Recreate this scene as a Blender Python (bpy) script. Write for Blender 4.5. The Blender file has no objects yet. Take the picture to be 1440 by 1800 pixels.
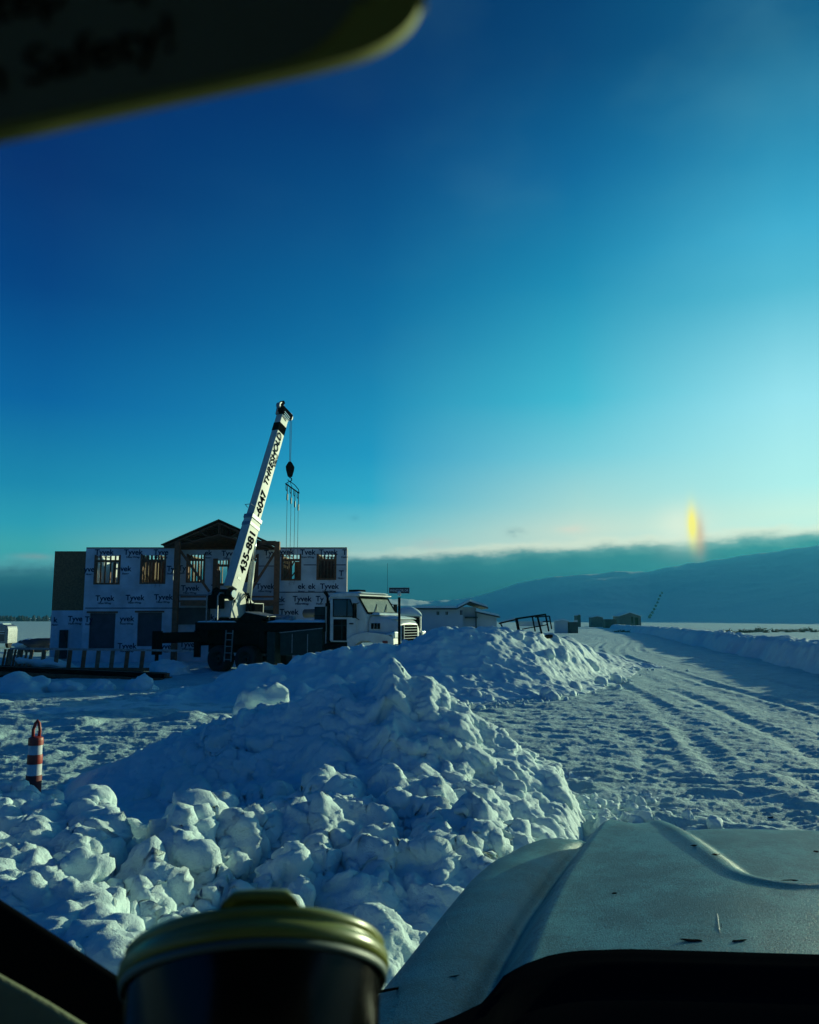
import bpy, bmesh, math, random
import numpy as np
from mathutils import Vector, Matrix
R = math.radians
rng = np.random.default_rng(7)
random.seed(7)
scene = bpy.context.scene
C = scene.collection

# ------------------------------------------------------------------ camera
CAM_Z = 2.05
HZ = 1088.0                      # image row of the horizon in the 1440x1800 photograph
TH = math.atan((HZ - 900) / 1440)
F = 1440.0
cam_d = bpy.data.cameras.new('camera')
cam = bpy.data.objects.new('camera', cam_d)
C.objects.link(cam)
cam.location = (0, 0, CAM_Z)
cam.rotation_euler = (R(90) + TH, 0, 0)
cam_d.sensor_fit = 'HORIZONTAL'
cam_d.sensor_width = 36
cam_d.lens = 36
cam_d.clip_start = 0.01
cam_d.clip_end = 30000
cam_d.dof.use_dof = True
cam_d.dof.focus_distance = 14
cam_d.dof.aperture_fstop = 21
scene.camera = cam

def P(px, py, Y):
    """the world point seen at photo pixel (px, py) that stands Y metres ahead of the camera"""
    up = 900 - py
    dx, dy, dz = px - 720, F * math.cos(TH) - up * math.sin(TH), up * math.cos(TH) + F * math.sin(TH)
    k = Y / dy
    return Vector((dx * k, Y, CAM_Z + dz * k))

# ------------------------------------------------------------------ light
SUN_AZ, SUN_EL = 50.0, 8.0
sun_dir = Vector((math.sin(R(SUN_AZ)) * math.cos(R(SUN_EL)), math.cos(R(SUN_AZ)) * math.cos(R(SUN_EL)), math.sin(R(SUN_EL))))
sl = bpy.data.lights.new('sun', 'SUN')
sl.energy = 5.0
sl.color = (0.90, 1.0, 0.62)
sl.angle = R(0.6)
so = bpy.data.objects.new('sun', sl)
C.objects.link(so)
so.rotation_euler = (-sun_dir).to_track_quat('-Z', 'Y').to_euler()
so.location = (20, 20, 30)

vs = scene.view_settings
vs.view_transform = 'Standard'
vs.look = 'None'
vs.exposure = 0
vs.gamma = 1

def s2l(c):
    return tuple(((v / 255) / 12.92 if v / 255 <= 0.04045 else ((v / 255 + 0.055) / 1.055) ** 2.4) for v in c)

world = bpy.data.worlds.new('World')
scene.world = world
world.use_nodes = True
wt = world.node_tree
wt.nodes.clear()
def wn(kind, **kw):
    n = wt.nodes.new(kind)
    for k, v in kw.items():
        setattr(n, k, v)
    return n
def wmath(op, a, b=None, c=None, clamp=False):
    n = wn('ShaderNodeMath', operation=op, use_clamp=clamp)
    for i, v in enumerate((a, b, c)):
        if v is None: continue
        if isinstance(v, (int, float)): n.inputs[i].default_value = v
        else: wt.links.new(v, n.inputs[i])
    return n.outputs[0]
def wramp(fac, stops, interp='LINEAR'):
    n = wn('ShaderNodeValToRGB')
    n.color_ramp.interpolation = interp
    e = n.color_ramp.elements
    while len(e) > 1: e.remove(e[-1])
    e[0].position = stops[0][0]; e[0].color = (*stops[0][1], 1)
    for p, c in stops[1:]:
        q = e.new(p); q.color = (*c, 1)
    wt.links.new(fac, n.inputs[0])
    return n.outputs[0]
def wmix(f, a, b, mode='MIX'):
    n = wn('ShaderNodeMix', data_type='RGBA', blend_type=mode)
    for i, v in ((0, f), (6, a), (7, b)):
        if isinstance(v, (int, float)): n.inputs[i].default_value = v
        elif isinstance(v, tuple): n.inputs[i].default_value = (*v, 1)
        else: wt.links.new(v, n.inputs[i])
    return n.outputs[2]
def wrange(v, a, b, c=0.0, d=1.0, smooth=True):
    n = wn('ShaderNodeMapRange', interpolation_type='SMOOTHSTEP' if smooth else 'LINEAR')
    wt.links.new(v, n.inputs[0])
    for i, x in enumerate((a, b, c, d)): n.inputs[i + 1].default_value = x
    return n.outputs[0]

tc = wn('ShaderNodeTexCoord')
sep = wn('ShaderNodeSeparateXYZ')
wt.links.new(tc.outputs['Generated'], sep.inputs[0])
vx, vy, vz = sep.outputs
el = wmath('MULTIPLY', wmath('ARCSINE', vz), 180 / math.pi)              # elevation, degrees
az = wmath('MULTIPLY', wmath('ARCTAN2', vx, vy), 180 / math.pi)          # azimuth, degrees to the right
dotn = wn('ShaderNodeVectorMath', operation='DOT_PRODUCT')
wt.links.new(tc.outputs['Generated'], dotn.inputs[0])
dotn.inputs[1].default_value = sun_dir
gang = wmath('MULTIPLY', wmath('ARCCOSINE', wmath('MINIMUM', dotn.outputs['Value'], 1.0)), 180 / math.pi)
e01 = wmath('DIVIDE', el, 60.0, clamp=True)
def er(deg, c): return (deg / 60.0, s2l(c))
ramp60 = wramp(e01, [(0.0048, s2l((66, 170, 176))), (0.0765, s2l((66, 174, 180))), (0.1006, s2l((44, 162, 186))), (0.1427, s2l((24, 138, 178))), (0.2324, s2l((4, 98, 162))), (0.3485, s2l((0, 64, 130))), (0.4578, s2l((0, 45, 108))), (1.0000, s2l((0, 27, 66)))])
ramp650 = wramp(e01, [(0.0052, s2l((165, 210, 205))), (0.0828, s2l((165, 210, 205))), (0.1040, s2l((110, 196, 208))), (0.1371, s2l((48, 172, 205))), (0.1900, s2l((28, 150, 195))), (0.3197, s2l((9, 112, 164))), (0.4426, s2l((5, 84, 138))), (0.5555, s2l((3, 56, 112))), (0.6276, s2l((2, 46, 98))), (1.0000, s2l((1, 28, 60)))])
ramp1020 = wramp(e01, [(0.0051, s2l((215, 230, 212))), (0.1019, s2l((215, 230, 212))), (0.1278, s2l((180, 222, 216))), (0.1861, s2l((120, 204, 220))), (0.2504, s2l((66, 184, 210))), (0.3748, s2l((30, 142, 180))), (0.4911, s2l((14, 104, 152))), (0.5968, s2l((5, 70, 118))), (0.6455, s2l((3, 62, 110))), (1.0000, s2l((1, 38, 68)))])
ramp1400 = wramp(e01, [(0.0047, s2l((214, 246, 228))), (0.1120, s2l((214, 246, 228))), (0.1420, s2l((186, 242, 238))), (0.2312, s2l((158, 228, 240))), (0.3467, s2l((88, 186, 211))), (0.4021, s2l((68, 175, 207))), (0.5068, s2l((34, 132, 168))), (0.5794, s2l((14, 98, 136))), (0.6024, s2l((12, 92, 132))), (1.0000, s2l((7, 57, 81)))])
base = wmix(wrange(az, -24.6, -2.8, smooth=False), ramp60, ramp650)
base = wmix(wrange(az, -2.8, 11.8, smooth=False), base, ramp1020)
base = wmix(wrange(az, 11.8, 25.3, smooth=False), base, ramp1400)
backf = wmath('ABSOLUTE', az)
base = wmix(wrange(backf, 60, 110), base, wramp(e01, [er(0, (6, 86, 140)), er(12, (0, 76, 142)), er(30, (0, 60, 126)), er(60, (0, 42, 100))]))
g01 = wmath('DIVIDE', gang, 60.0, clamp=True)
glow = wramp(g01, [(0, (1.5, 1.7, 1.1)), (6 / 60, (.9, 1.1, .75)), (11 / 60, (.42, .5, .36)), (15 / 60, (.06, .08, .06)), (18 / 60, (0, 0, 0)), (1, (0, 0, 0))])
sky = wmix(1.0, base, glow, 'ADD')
sky = wmix(wrange(el, 14, 34, 0, 1), sky, wmix(1.0, sky, (.62, .86, 1.0), 'MULTIPLY'))
# thin high cloud streaks
stv = wn('ShaderNodeCombineXYZ')
wt.links.new(wmath('MULTIPLY', az, 0.05), stv.inputs[0]); wt.links.new(wmath('MULTIPLY', el, 0.09), stv.inputs[1])
st = wn('ShaderNodeTexNoise'); st.inputs['Scale'].default_value = 1.1; st.inputs['Detail'].default_value = 5; st.inputs['Roughness'].default_value = .5
wt.links.new(stv.outputs[0], st.inputs['Vector'])
stf = wmath('MULTIPLY', wrange(st.outputs[0], .42, .75), wrange(az, -15, 30, 0.01, 0.10))
sky = wmix(stf, sky, s2l((130, 205, 215)))
# the dark stratus bank low over the valley, with a ragged lit top edge
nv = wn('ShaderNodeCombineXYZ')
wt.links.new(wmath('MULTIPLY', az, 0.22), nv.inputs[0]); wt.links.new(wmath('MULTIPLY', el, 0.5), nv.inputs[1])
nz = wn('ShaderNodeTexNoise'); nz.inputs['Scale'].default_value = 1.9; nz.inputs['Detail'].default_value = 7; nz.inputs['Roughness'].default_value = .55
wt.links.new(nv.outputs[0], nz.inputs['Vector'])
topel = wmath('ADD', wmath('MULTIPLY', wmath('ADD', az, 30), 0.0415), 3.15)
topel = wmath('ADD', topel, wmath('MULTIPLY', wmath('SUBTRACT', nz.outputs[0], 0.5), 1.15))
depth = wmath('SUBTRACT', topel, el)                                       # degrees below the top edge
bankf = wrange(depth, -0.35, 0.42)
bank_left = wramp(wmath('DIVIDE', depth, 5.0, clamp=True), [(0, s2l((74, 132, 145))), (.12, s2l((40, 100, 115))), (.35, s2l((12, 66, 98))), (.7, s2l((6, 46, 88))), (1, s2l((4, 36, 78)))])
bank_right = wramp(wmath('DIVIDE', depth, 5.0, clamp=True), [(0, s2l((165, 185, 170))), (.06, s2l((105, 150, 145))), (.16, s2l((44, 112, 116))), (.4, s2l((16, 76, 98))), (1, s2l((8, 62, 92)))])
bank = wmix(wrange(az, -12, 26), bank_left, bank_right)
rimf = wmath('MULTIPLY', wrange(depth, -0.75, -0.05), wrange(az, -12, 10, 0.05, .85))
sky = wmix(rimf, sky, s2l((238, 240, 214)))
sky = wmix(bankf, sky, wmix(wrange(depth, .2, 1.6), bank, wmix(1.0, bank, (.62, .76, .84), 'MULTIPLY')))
# the sundog, 22 degrees left of the sun
pd = P(1217, 926, 10) - Vector((0, 0, CAM_Z))
PAZ = math.degrees(math.atan2(pd.x, pd.y)); PEL = math.degrees(math.atan2(pd.z, math.hypot(pd.x, pd.y)))
def gauss(a, mu, sg):
    d = wmath('DIVIDE', wmath('SUBTRACT', a, mu), sg)
    return wmath('EXPONENT', wmath('MULTIPLY', wmath('MULTIPLY', d, d), -1.0))
dog_y = wmath('MULTIPLY', gauss(az, PAZ, 0.30), gauss(el, PEL + .1, 1.15))
dog_o = wmath('MULTIPLY', gauss(az, PAZ + .42, 0.36), gauss(el, PEL - .55, 1.25))
dog_w = wmath('MULTIPLY', gauss(az, PAZ - .7, 1.5), gauss(el, PEL, 1.3))
sky = wmix(wmath('MULTIPLY', dog_w, .75), sky, (.92, .95, .74))
sky = wmix(wmath('MULTIPLY', dog_o, .62), sky, (.75, .30, .10))
sky = wmix(wmath("MULTIPLY", dog_y, 1.25, clamp=True), sky, (1.15, .98, .14))
for wx_, wy_, wa, wb, col_, amt in ((906, 937, .5, .26, (46, 100, 124), 1.0), (625, 910, .32, .18, (60, 140, 170), .45), (762, 957, 1.3, .42, (196, 196, 196), .5), (1005, 930, 1.0, .3, (236, 224, 205), .55), (60, 978, 1.1, .2, (150, 165, 165), .5)):
    q_ = P(wx_, wy_, 10) - Vector((0, 0, CAM_Z)); a_ = math.degrees(math.atan2(q_.x, q_.y)); e_ = math.degrees(math.atan2(q_.z, math.hypot(q_.x, q_.y)))
    f_ = wmath('MULTIPLY', wmath('MULTIPLY', gauss(az, a_, wa), gauss(el, e_, wb)), wrange(nz.outputs[0], .30, .62))
    sky = wmix(wmath('MULTIPLY', f_, amt, clamp=True), sky, s2l(col_))
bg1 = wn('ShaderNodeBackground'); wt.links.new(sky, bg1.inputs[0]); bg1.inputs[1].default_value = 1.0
nish = wn('ShaderNodeTexSky'); nish.sky_type = 'NISHITA'; nish.sun_disc = False
nish.sun_elevation = R(SUN_EL); nish.sun_rotation = R(SUN_AZ); nish.ozone_density = 4.0; nish.air_density = .7; nish.dust_density = .2
bg2 = wn('ShaderNodeBackground'); bg2.inputs[1].default_value = 0.0003
wt.links.new(nish.outputs[0], bg2.inputs[0])
adds = wn('ShaderNodeAddShader'); wt.links.new(bg1.outputs[0], adds.inputs[0]); wt.links.new(bg2.outputs[0], adds.inputs[1])
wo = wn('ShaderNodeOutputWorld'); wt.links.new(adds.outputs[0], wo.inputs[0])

# ------------------------------------------------------------------ object helpers
def tag(o, label=None, cat=None, group=None, kind=None):
    if label: o['label'] = label
    if cat: o['category'] = cat
    if group: o['group'] = group
    if kind: o['kind'] = kind
    return o
def thing(name, label, cat, loc=(0, 0, 0), rotz=0, group=None):
    o = bpy.data.objects.new(name, None); C.objects.link(o)
    o.location = loc; o.rotation_euler = (0, 0, rotz); o.empty_display_size = .2
    return tag(o, label, cat, group)
def link(name, me, mats, parent=None, smooth=False):
    o = bpy.data.objects.new(name, me); C.objects.link(o)
    for m in (mats if isinstance(mats, (list, tuple)) else [mats]): me.materials.append(m)
    if parent: o.parent = parent
    if smooth: me.polygons.foreach_set('use_smooth', np.ones(len(me.polygons), dtype=bool))
    return o
def arr_mesh(name, V, Fq):
    """mesh from a vertex array (n,3) and a face array (m,3) or (m,4)"""
    me = bpy.data.meshes.new(name)
    V = np.asarray(V, dtype=np.float32); Fq = np.asarray(Fq, dtype=np.int32)
    k = Fq.shape[1]
    me.vertices.add(len(V)); me.vertices.foreach_set('co', V.ravel())
    me.loops.add(Fq.size); me.loops.foreach_set('vertex_index', Fq.ravel())
    me.polygons.add(len(Fq)); me.polygons.foreach_set('loop_start', np.arange(0, Fq.size, k, dtype=np.int32))
    me.update(calc_edges=True); me.validate()
    return me
def grid_faces(nr, nc, off=0):
    i = np.arange(nr - 1)[:, None] * nc + np.arange(nc - 1)[None, :] + off
    return np.stack([i, i + 1, i + nc + 1, i + nc], -1).reshape(-1, 4)

class MB:
    """collects boxes, bars, tubes and prisms and links them as ONE mesh object"""
    def __init__(s): s.v = []; s.f = []; s.m = []; s.pc = []; s.cur = 0; s.np = 0
    def add(s, vs, fs):
        b = len(s.v); s.v += [tuple(v) for v in vs]; s.f += [tuple(i + b for i in f) for f in fs]; s.m += [s.cur] * len(fs); s.pc += [s.np] * len(fs); s.np += 1; return s
    def box(s, x0, x1, y0, y1, z0, z1):
        return s.add([(x0, y0, z0), (x1, y0, z0), (x1, y1, z0), (x0, y1, z0), (x0, y0, z1), (x1, y0, z1), (x1, y1, z1), (x0, y1, z1)],
                     [(3, 2, 1, 0), (4, 5, 6, 7), (0, 1, 5, 4), (1, 2, 6, 5), (2, 3, 7, 6), (3, 0, 4, 7)])
    def bar(s, a, b, w, h, upv=(0, 0, 1)):
        a = Vector(a); b = Vector(b); d = (b - a).normalized(); u = Vector(upv)
        if abs(d.dot(u)) > .98: u = Vector((1, 0, 0))
        r = d.cross(u).normalized(); u = r.cross(d).normalized()
        q = [r * (sx * w / 2) + u * (sz * h / 2) for sx, sz in ((-1, -1), (1, -1), (1, 1), (-1, 1))]
        return s.add([a + k for k in q] + [b + k for k in q], [(0, 1, 2, 3), (7, 6, 5, 4), (0, 4, 5, 1), (1, 5, 6, 2), (2, 6, 7, 3), (3, 7, 4, 0)])
    def tube(s, pts, r, n=12, caps=True):
        pts = [Vector(p) for p in pts]; rs = r if isinstance(r, (list, tuple)) else [r] * len(pts)
        rings = []; ref = None
        for i, p in enumerate(pts):
            d = (pts[min(i + 1, len(pts) - 1)] - pts[max(i - 1, 0)]).normalized()
            if ref is None:
                ref = d.cross(Vector((0, 0, 1)))
                if ref.length < .05: ref = d.cross(Vector((1, 0, 0)))
            ref = (ref - d * ref.dot(d)).normalized(); q = d.cross(ref)
            rings.append([p + (ref * math.cos(2 * math.pi * k / n) + q * math.sin(2 * math.pi * k / n)) * rs[i] for k in range(n)])
        vs = [v for rg in rings for v in rg]; fs = []
        for i in range(len(pts) - 1):
            for k in range(n):
                fs.append((i * n + k, i * n + (k + 1) % n, (i + 1) * n + (k + 1) % n, (i + 1) * n + k))
        if caps:
            fs.append(tuple(reversed(range(n)))); fs.append(tuple(range((len(pts) - 1) * n, len(pts) * n)))
        return s.add(vs, fs)
    def prism(s, prof, y0, y1, inset=None):
        """profile of (x, z) points extruded along y"""
        n = len(prof)
        vs = [(x, y0, z) for x, z in prof] + [(x, y1, z) for x, z in prof]
        fs = [tuple(range(n)), tuple(reversed(range(n, 2 * n)))] + [(i, n + i, n + (i + 1) % n, (i + 1) % n) for i in range(n)]
        return s.add(vs, fs)
    def lathe(s, prof, n=48, axis='z', center=(0, 0, 0)):
        """(radius, height) profile round an axis"""
        cx, cy, cz = center; vs = []; fs = []
        for r, h in prof:
            for k in range(n):
                a = 2 * math.pi * k / n; p, q = r * math.cos(a), r * math.sin(a)
                vs.append((cx + p, cy + q, cz + h) if axis == 'z' else (cx + p, cy + h, cz + q))
        for i in range(len(prof) - 1):
            for k in range(n):
                fs.append((i * n + k, i * n + (k + 1) % n, (i + 1) * n + (k + 1) % n, (i + 1) * n + k))
        return s.add(vs, fs)
    def build_each(s, name, mat, parent=None, bevel=0, smooth=False):
        parts = {}
        for i, f in enumerate(s.f):
            parts.setdefault(s.pc[i], []).append(f)
        for fs in parts.values():
            idx = sorted({i for f in fs for i in f}); mp = {v: k for k, v in enumerate(idx)}
            m = MB(); m.v = [s.v[i] for i in idx]; m.f = [tuple(mp[i] for i in f) for f in fs]; m.m = [0] * len(fs); m.build(name, mat, parent, bevel, smooth)
    def build(s, name, mat, parent=None, bevel=0, smooth=False, seg=2):
        me = bpy.data.meshes.new(name); me.from_pydata(s.v, [], s.f)
        bm = bmesh.new(); bm.from_mesh(me); bmesh.ops.recalc_face_normals(bm, faces=bm.faces); bm.to_mesh(me); bm.free()
        o = link(name, me, mat, parent, smooth)
        if isinstance(mat, (list, tuple)) and len(mat) > 1: me.polygons.foreach_set('material_index', s.m)
        if bevel:
            b = o.modifiers.new('bevel', 'BEVEL'); b.width = bevel; b.segments = seg; b.limit_method = 'ANGLE'; b.angle_limit = R(35)
            me.polygons.foreach_set('use_smooth', [True] * len(me.polygons))
            w = o.modifiers.new('wn', 'WEIGHTED_NORMAL'); w.keep_sharp = True
        return o

def text_mesh(txt, size, name, mat, parent, M, shear=0.0, depth=.004, sx=1.0, bold=0.0, center=False):
    cu = bpy.data.curves.new(name or 'words', 'FONT'); cu.body = txt; cu.size = size; cu.shear = shear; cu.extrude = depth; cu.offset = bold
    if center: cu.align_x = 'CENTER'
    t = bpy.data.objects.new('tmp', cu); C.objects.link(t)
    dg = bpy.context.evaluated_depsgraph_get()
    me = bpy.data.meshes.new_from_object(t.evaluated_get(dg)); me.materials.clear(); bpy.data.objects.remove(t)
    me.transform(M @ Matrix.Diagonal((sx, 1, 1, 1)))
    if name is None: return me
    return link(name, me, mat, parent)
def G(px, py, z):
    """the point at height z on the sight line of a photo pixel"""
    a_ = P(px, py, 1.0) - Vector((0, 0, CAM_Z)); return Vector((0, 0, CAM_Z)) + a_ * ((z - CAM_Z) / a_.z)
def frame_m(o, x, y, z):
    x = Vector(x).normalized(); y = Vector(y).normalized(); z = Vector(z).normalized()
    return Matrix(((x.x, y.x, z.x, o[0]), (x.y, y.y, z.y, o[1]), (x.z, y.z, z.z, o[2]), (0, 0, 0, 1)))
def copy_tree(o, parent=None):
    c = o.copy(); C.objects.link(c)
    if parent: c.parent = parent
    for ch in list(o.children): copy_tree(ch, c)
    return c

# ------------------------------------------------------------------ numpy noise
def _h(ix, iy, iz, seed):
    with np.errstate(over='ignore'):
        h = (ix.astype(np.uint32) * np.uint32(374761393)) ^ (iy.astype(np.uint32) * np.uint32(668265263)) ^ (iz.astype(np.uint32) * np.uint32(2147483647 & 1274126177)) ^ np.uint32(seed * 9781 + 17)
        h = (h ^ (h >> np.uint32(13))) * np.uint32(1274126177); h = (h ^ (h >> np.uint32(16))) * np.uint32(2246822519); h ^= h >> np.uint32(13)
    return h.astype(np.float32) / np.float32(4294967295.0)
def noise(x, y, z=None, seed=0):
    """smooth value noise, -1..1"""
    x = np.asarray(x, np.float32); y = np.asarray(y, np.float32); z = np.zeros_like(x) if z is None else np.asarray(z, np.float32)
    fx, fy, fz = np.floor(x), np.floor(y), np.floor(z)
    ix, iy, iz = fx.astype(np.int64), fy.astype(np.int64), fz.astype(np.int64)
    tx, ty, tz = x - fx, y - fy, z - fz
    tx = tx * tx * tx * (tx * (tx * 6 - 15) + 10); ty = ty * ty * ty * (ty * (ty * 6 - 15) + 10); tz = tz * tz * tz * (tz * (tz * 6 - 15) + 10)
    out = 0
    for a in (0, 1):
        for b in (0, 1):
            for c in (0, 1):
                out = out + _h(ix + a, iy + b, iz + c, seed) * (tx if a else 1 - tx) * (ty if b else 1 - ty) * (tz if c else 1 - tz)
    return out * 2 - 1
def fbm(x, y, z=None, oct=4, seed=0, gain=.5):
    s = 0; a = 1; f = 1; n = 0
    for i in range(oct):
        s = s + a * noise(x * f + i * 7.3, y * f - i * 3.1, None if z is None else z * f + i * 5.7, seed + i); n += a; a *= gain; f *= 2.03
    return s / n
def ridged(x, y, z=None, oct=3, seed=0):
    s = 0; a = 1; f = 1; n = 0
    for i in range(oct):
        s = s + a * (1 - np.abs(noise(x * f + i * 3.3, y * f + i * 9.1, None if z is None else z * f + i, seed + i)) * 2); n += a; a *= .5; f *= 2.1
    return s / n
def sstep(a, b, x):
    t = np.clip((x - a) / (b - a), 0, 1); return t * t * (3 - 2 * t)

# ------------------------------------------------------------------ materials
def mat(name, col, rough=.6, metal=0.0, var=0.0, scale=3.0, bump=0.0, bscale=40.0, spec=None, col2=None, coord='Object', detail=4, ramp=(.35, .65), coat=0, matte=False):
    m = bpy.data.materials.new(name); m.use_nodes = True; nt = m.node_tree; b = nt.nodes['Principled BSDF']
    b.inputs['Base Color'].default_value = (*col, 1); b.inputs['Roughness'].default_value = rough; b.inputs['Metallic'].default_value = metal
    if spec is not None: b.inputs['Specular IOR Level'].default_value = spec
    if matte:
        nt.nodes.remove(b); b = nt.nodes.new('ShaderNodeBsdfDiffuse'); b.inputs['Color'].default_value = (*col, 1); b.inputs['Roughness'].default_value = .4
        nt.links.new(b.outputs[0], nt.nodes['Material Output'].inputs[0])
    ci = 'Color' if matte else 'Base Color'
    t = nt.nodes.new('ShaderNodeTexCoord')
    if var or col2:
        n = nt.nodes.new('ShaderNodeTexNoise'); n.inputs['Scale'].default_value = scale; n.inputs['Detail'].default_value = detail; n.inputs['Roughness'].default_value = .6
        nt.links.new(t.outputs[coord], n.inputs['Vector'])
        r = nt.nodes.new('ShaderNodeValToRGB'); r.color_ramp.elements[0].position = ramp[0]; r.color_ramp.elements[1].position = ramp[1]
        c2 = col2 or tuple(c * (1 - var) for c in col)
        r.color_ramp.elements[0].color = (*c2, 1); r.color_ramp.elements[1].color = (*(col if col2 else tuple(min(1, c * (1 + var * .5)) for c in col)), 1)
        nt.links.new(n.outputs[0], r.inputs[0]); nt.links.new(r.outputs[0], b.inputs[ci])
    if bump:
        n2 = nt.nodes.new('ShaderNodeTexNoise'); n2.inputs['Scale'].default_value = bscale; n2.inputs['Detail'].default_value = 5; n2.inputs['Roughness'].default_value = .65
        nt.links.new(t.outputs[coord], n2.inputs['Vector'])
        bp = nt.nodes.new('ShaderNodeBump'); bp.inputs['Strength'].default_value = 1; bp.inputs['Distance'].default_value = bump
        nt.links.new(n2.outputs[0], bp.inputs['Height']); nt.links.new(bp.outputs[0], b.inputs['Normal'])
    return m
def snow_mat(name, d1=.012, s1=22, d2=.004, s2=90, col=(.68, .85, .84), dirt=None):
    m = bpy.data.materials.new(name); m.use_nodes = True; nt = m.node_tree; b = nt.nodes['Principled BSDF']
    b.inputs['Base Color'].default_value = (*col, 1); b.inputs['Roughness'].default_value = .75; b.inputs['Specular IOR Level'].default_value = .25
    t = nt.nodes.new('ShaderNodeTexCoord')
    prev = None
    for d, s in ((d1, s1), (d2, s2)):
        if not d: continue
        n = nt.nodes.new('ShaderNodeTexNoise'); n.inputs['Scale'].default_value = s; n.inputs['Detail'].default_value = 6; n.inputs['Roughness'].default_value = .68
        nt.links.new(t.outputs['Object'], n.inputs['Vector'])
        bp = nt.nodes.new('ShaderNodeBump'); bp.inputs['Distance'].default_value = d; bp.inputs['Strength'].default_value = 1
        nt.links.new(n.outputs[0], bp.inputs['Height'])
        if prev: nt.links.new(prev.outputs[0], bp.inputs['Normal'])
        prev = bp
    nt.links.new(prev.outputs[0], b.inputs['Normal'])
    n = nt.nodes.new('ShaderNodeTexNoise'); n.inputs['Scale'].default_value = 1.3; n.inputs['Detail'].default_value = 8; n.inputs['Roughness'].default_value = .7
    nt.links.new(t.outputs['Object'], n.inputs['Vector'])
    r = nt.nodes.new('ShaderNodeValToRGB'); r.color_ramp.elements[0].position = .3; r.color_ramp.elements[1].position = .62
    dc = dirt or tuple(c * .86 for c in col)
    r.color_ramp.elements[0].color = (*dc, 1); r.color_ramp.elements[1].color = (*col, 1)
    nt.links.new(n.outputs[0], r.inputs[0]); nt.links.new(r.outputs[0], b.inputs['Base Color'])
    return m
SNOW = snow_mat('snow_packed_chunks', .018, 14, .006, 60)
SNOW_G = snow_mat('snow_churned_ground', .085, 5, .03, 17, col=(.56, .77, .76), dirt=(.36, .56, .57))
SNOW_F = snow_mat('snow_far_hill', 1.2, .05, 0.5, .25, col=(.80, .84, .82), dirt=(.50, .60, .58))
SNOW_C = snow_mat('snow_settled_cap', .01, 20, 0, 0)
# ------------------------------------------------------------------ ground and hills
BX = np.array([-20, 5, 13, 18, 22, 26, 38, 80, 130, 200, 400.]); BV = np.array([0, 31.0, 21.5, 16.2, 14.0, 13.4, 15.9, 24.5, 34, 46, 70.])
def berm_x(y): return np.interp(y, BX[1:], BV[1:])
def ground_z(x, y):
    r = np.hypot(x, y)
    near = np.exp(-r / 38)
    z = .05 * fbm(x * .25, y * .25, seed=3) + .25 * fbm(x * .03, y * .03, seed=8) * sstep(45, 120, r)
    wx = x + .35 * noise(x * .7, y * .7, seed=21); wy = y + .35 * noise(x * .7 + 9, y * .7, seed=22)
    churn = ridged(wx * 1.1, wy * 2.0, seed=4, oct=5)
    z = z + near * (.048 * churn + .04 * fbm(wx * 2.6, wy * 4.0, seed=5, oct=4)) + sstep(8, 20, r) * near * .12 * np.maximum(0, ridged(wx * .32, wy * .55, seed=14, oct=3) - .35)
    u = np.interp(y, [5, 26, 38, 80, 130, 200, 400], [10.2, 13.2, 15.9, 24.5, 34, 46, 70]) + 1.2 * np.sin(y * .09) - x                                     # metres from the roadside berm
    road = sstep(-.5, 1.0, u) * (1 - sstep(8, 12, u)) * sstep(8, 13, y)
    z = z * (1 - (.35 + .35 * noise(u * .55, y * .03, seed=37)) * road) + road * .016 * (noise(u * 1.7, y * .05, seed=31) + .7 * noise(u * 4.4, y * .11, seed=32)) + .045 * near * ridged(x * 2.0 + .5 * y, y * 5.0, seed=33, oct=4) * sstep(3, 6, r)
    for u0 in (2.6, 4.4, 6.0, 7.8):
        du = u - u0 - .35 * np.sin(y * .10 + u0)
        z = z + road * sstep(7, 10, r) * (1 - sstep(60, 110, r)) * (-.042 * np.exp(-(du / .17) ** 2) + .024 * np.exp(-((np.abs(du) - .33) / .11) ** 2)) * (.45 + .6 * noise(y * .35, y * 0 + u0, seed=57))
    z = z + .055 * near * sstep(8, 14, r) * ridged(x * .30 + .12 * y + noise(x * .2, y * .2, seed=52), y * 1.25, seed=51, oct=3) * (1 - .6 * road)
    lump = np.maximum(0, noise(x * 1.1, y * 1.1, seed=40) - .45)
    z = z + .35 * lump * near * (1 - road) * sstep(7, 11, y)
    # pushed-up windrow just in front of the hood on the right
    z = z + .16 * np.exp(-((y - 7.9 - .15 * np.sin(x * 3)) / .45) ** 2) * sstep(1.2, 2, x) * (1 - sstep(4.8, 6.0, x)) * (.5 + .9 * np.abs(noise(x * 2.2, y * 2.2, seed=44)))
    # berm foot and the field behind it stays low; land falls slightly far left
    return z
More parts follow.
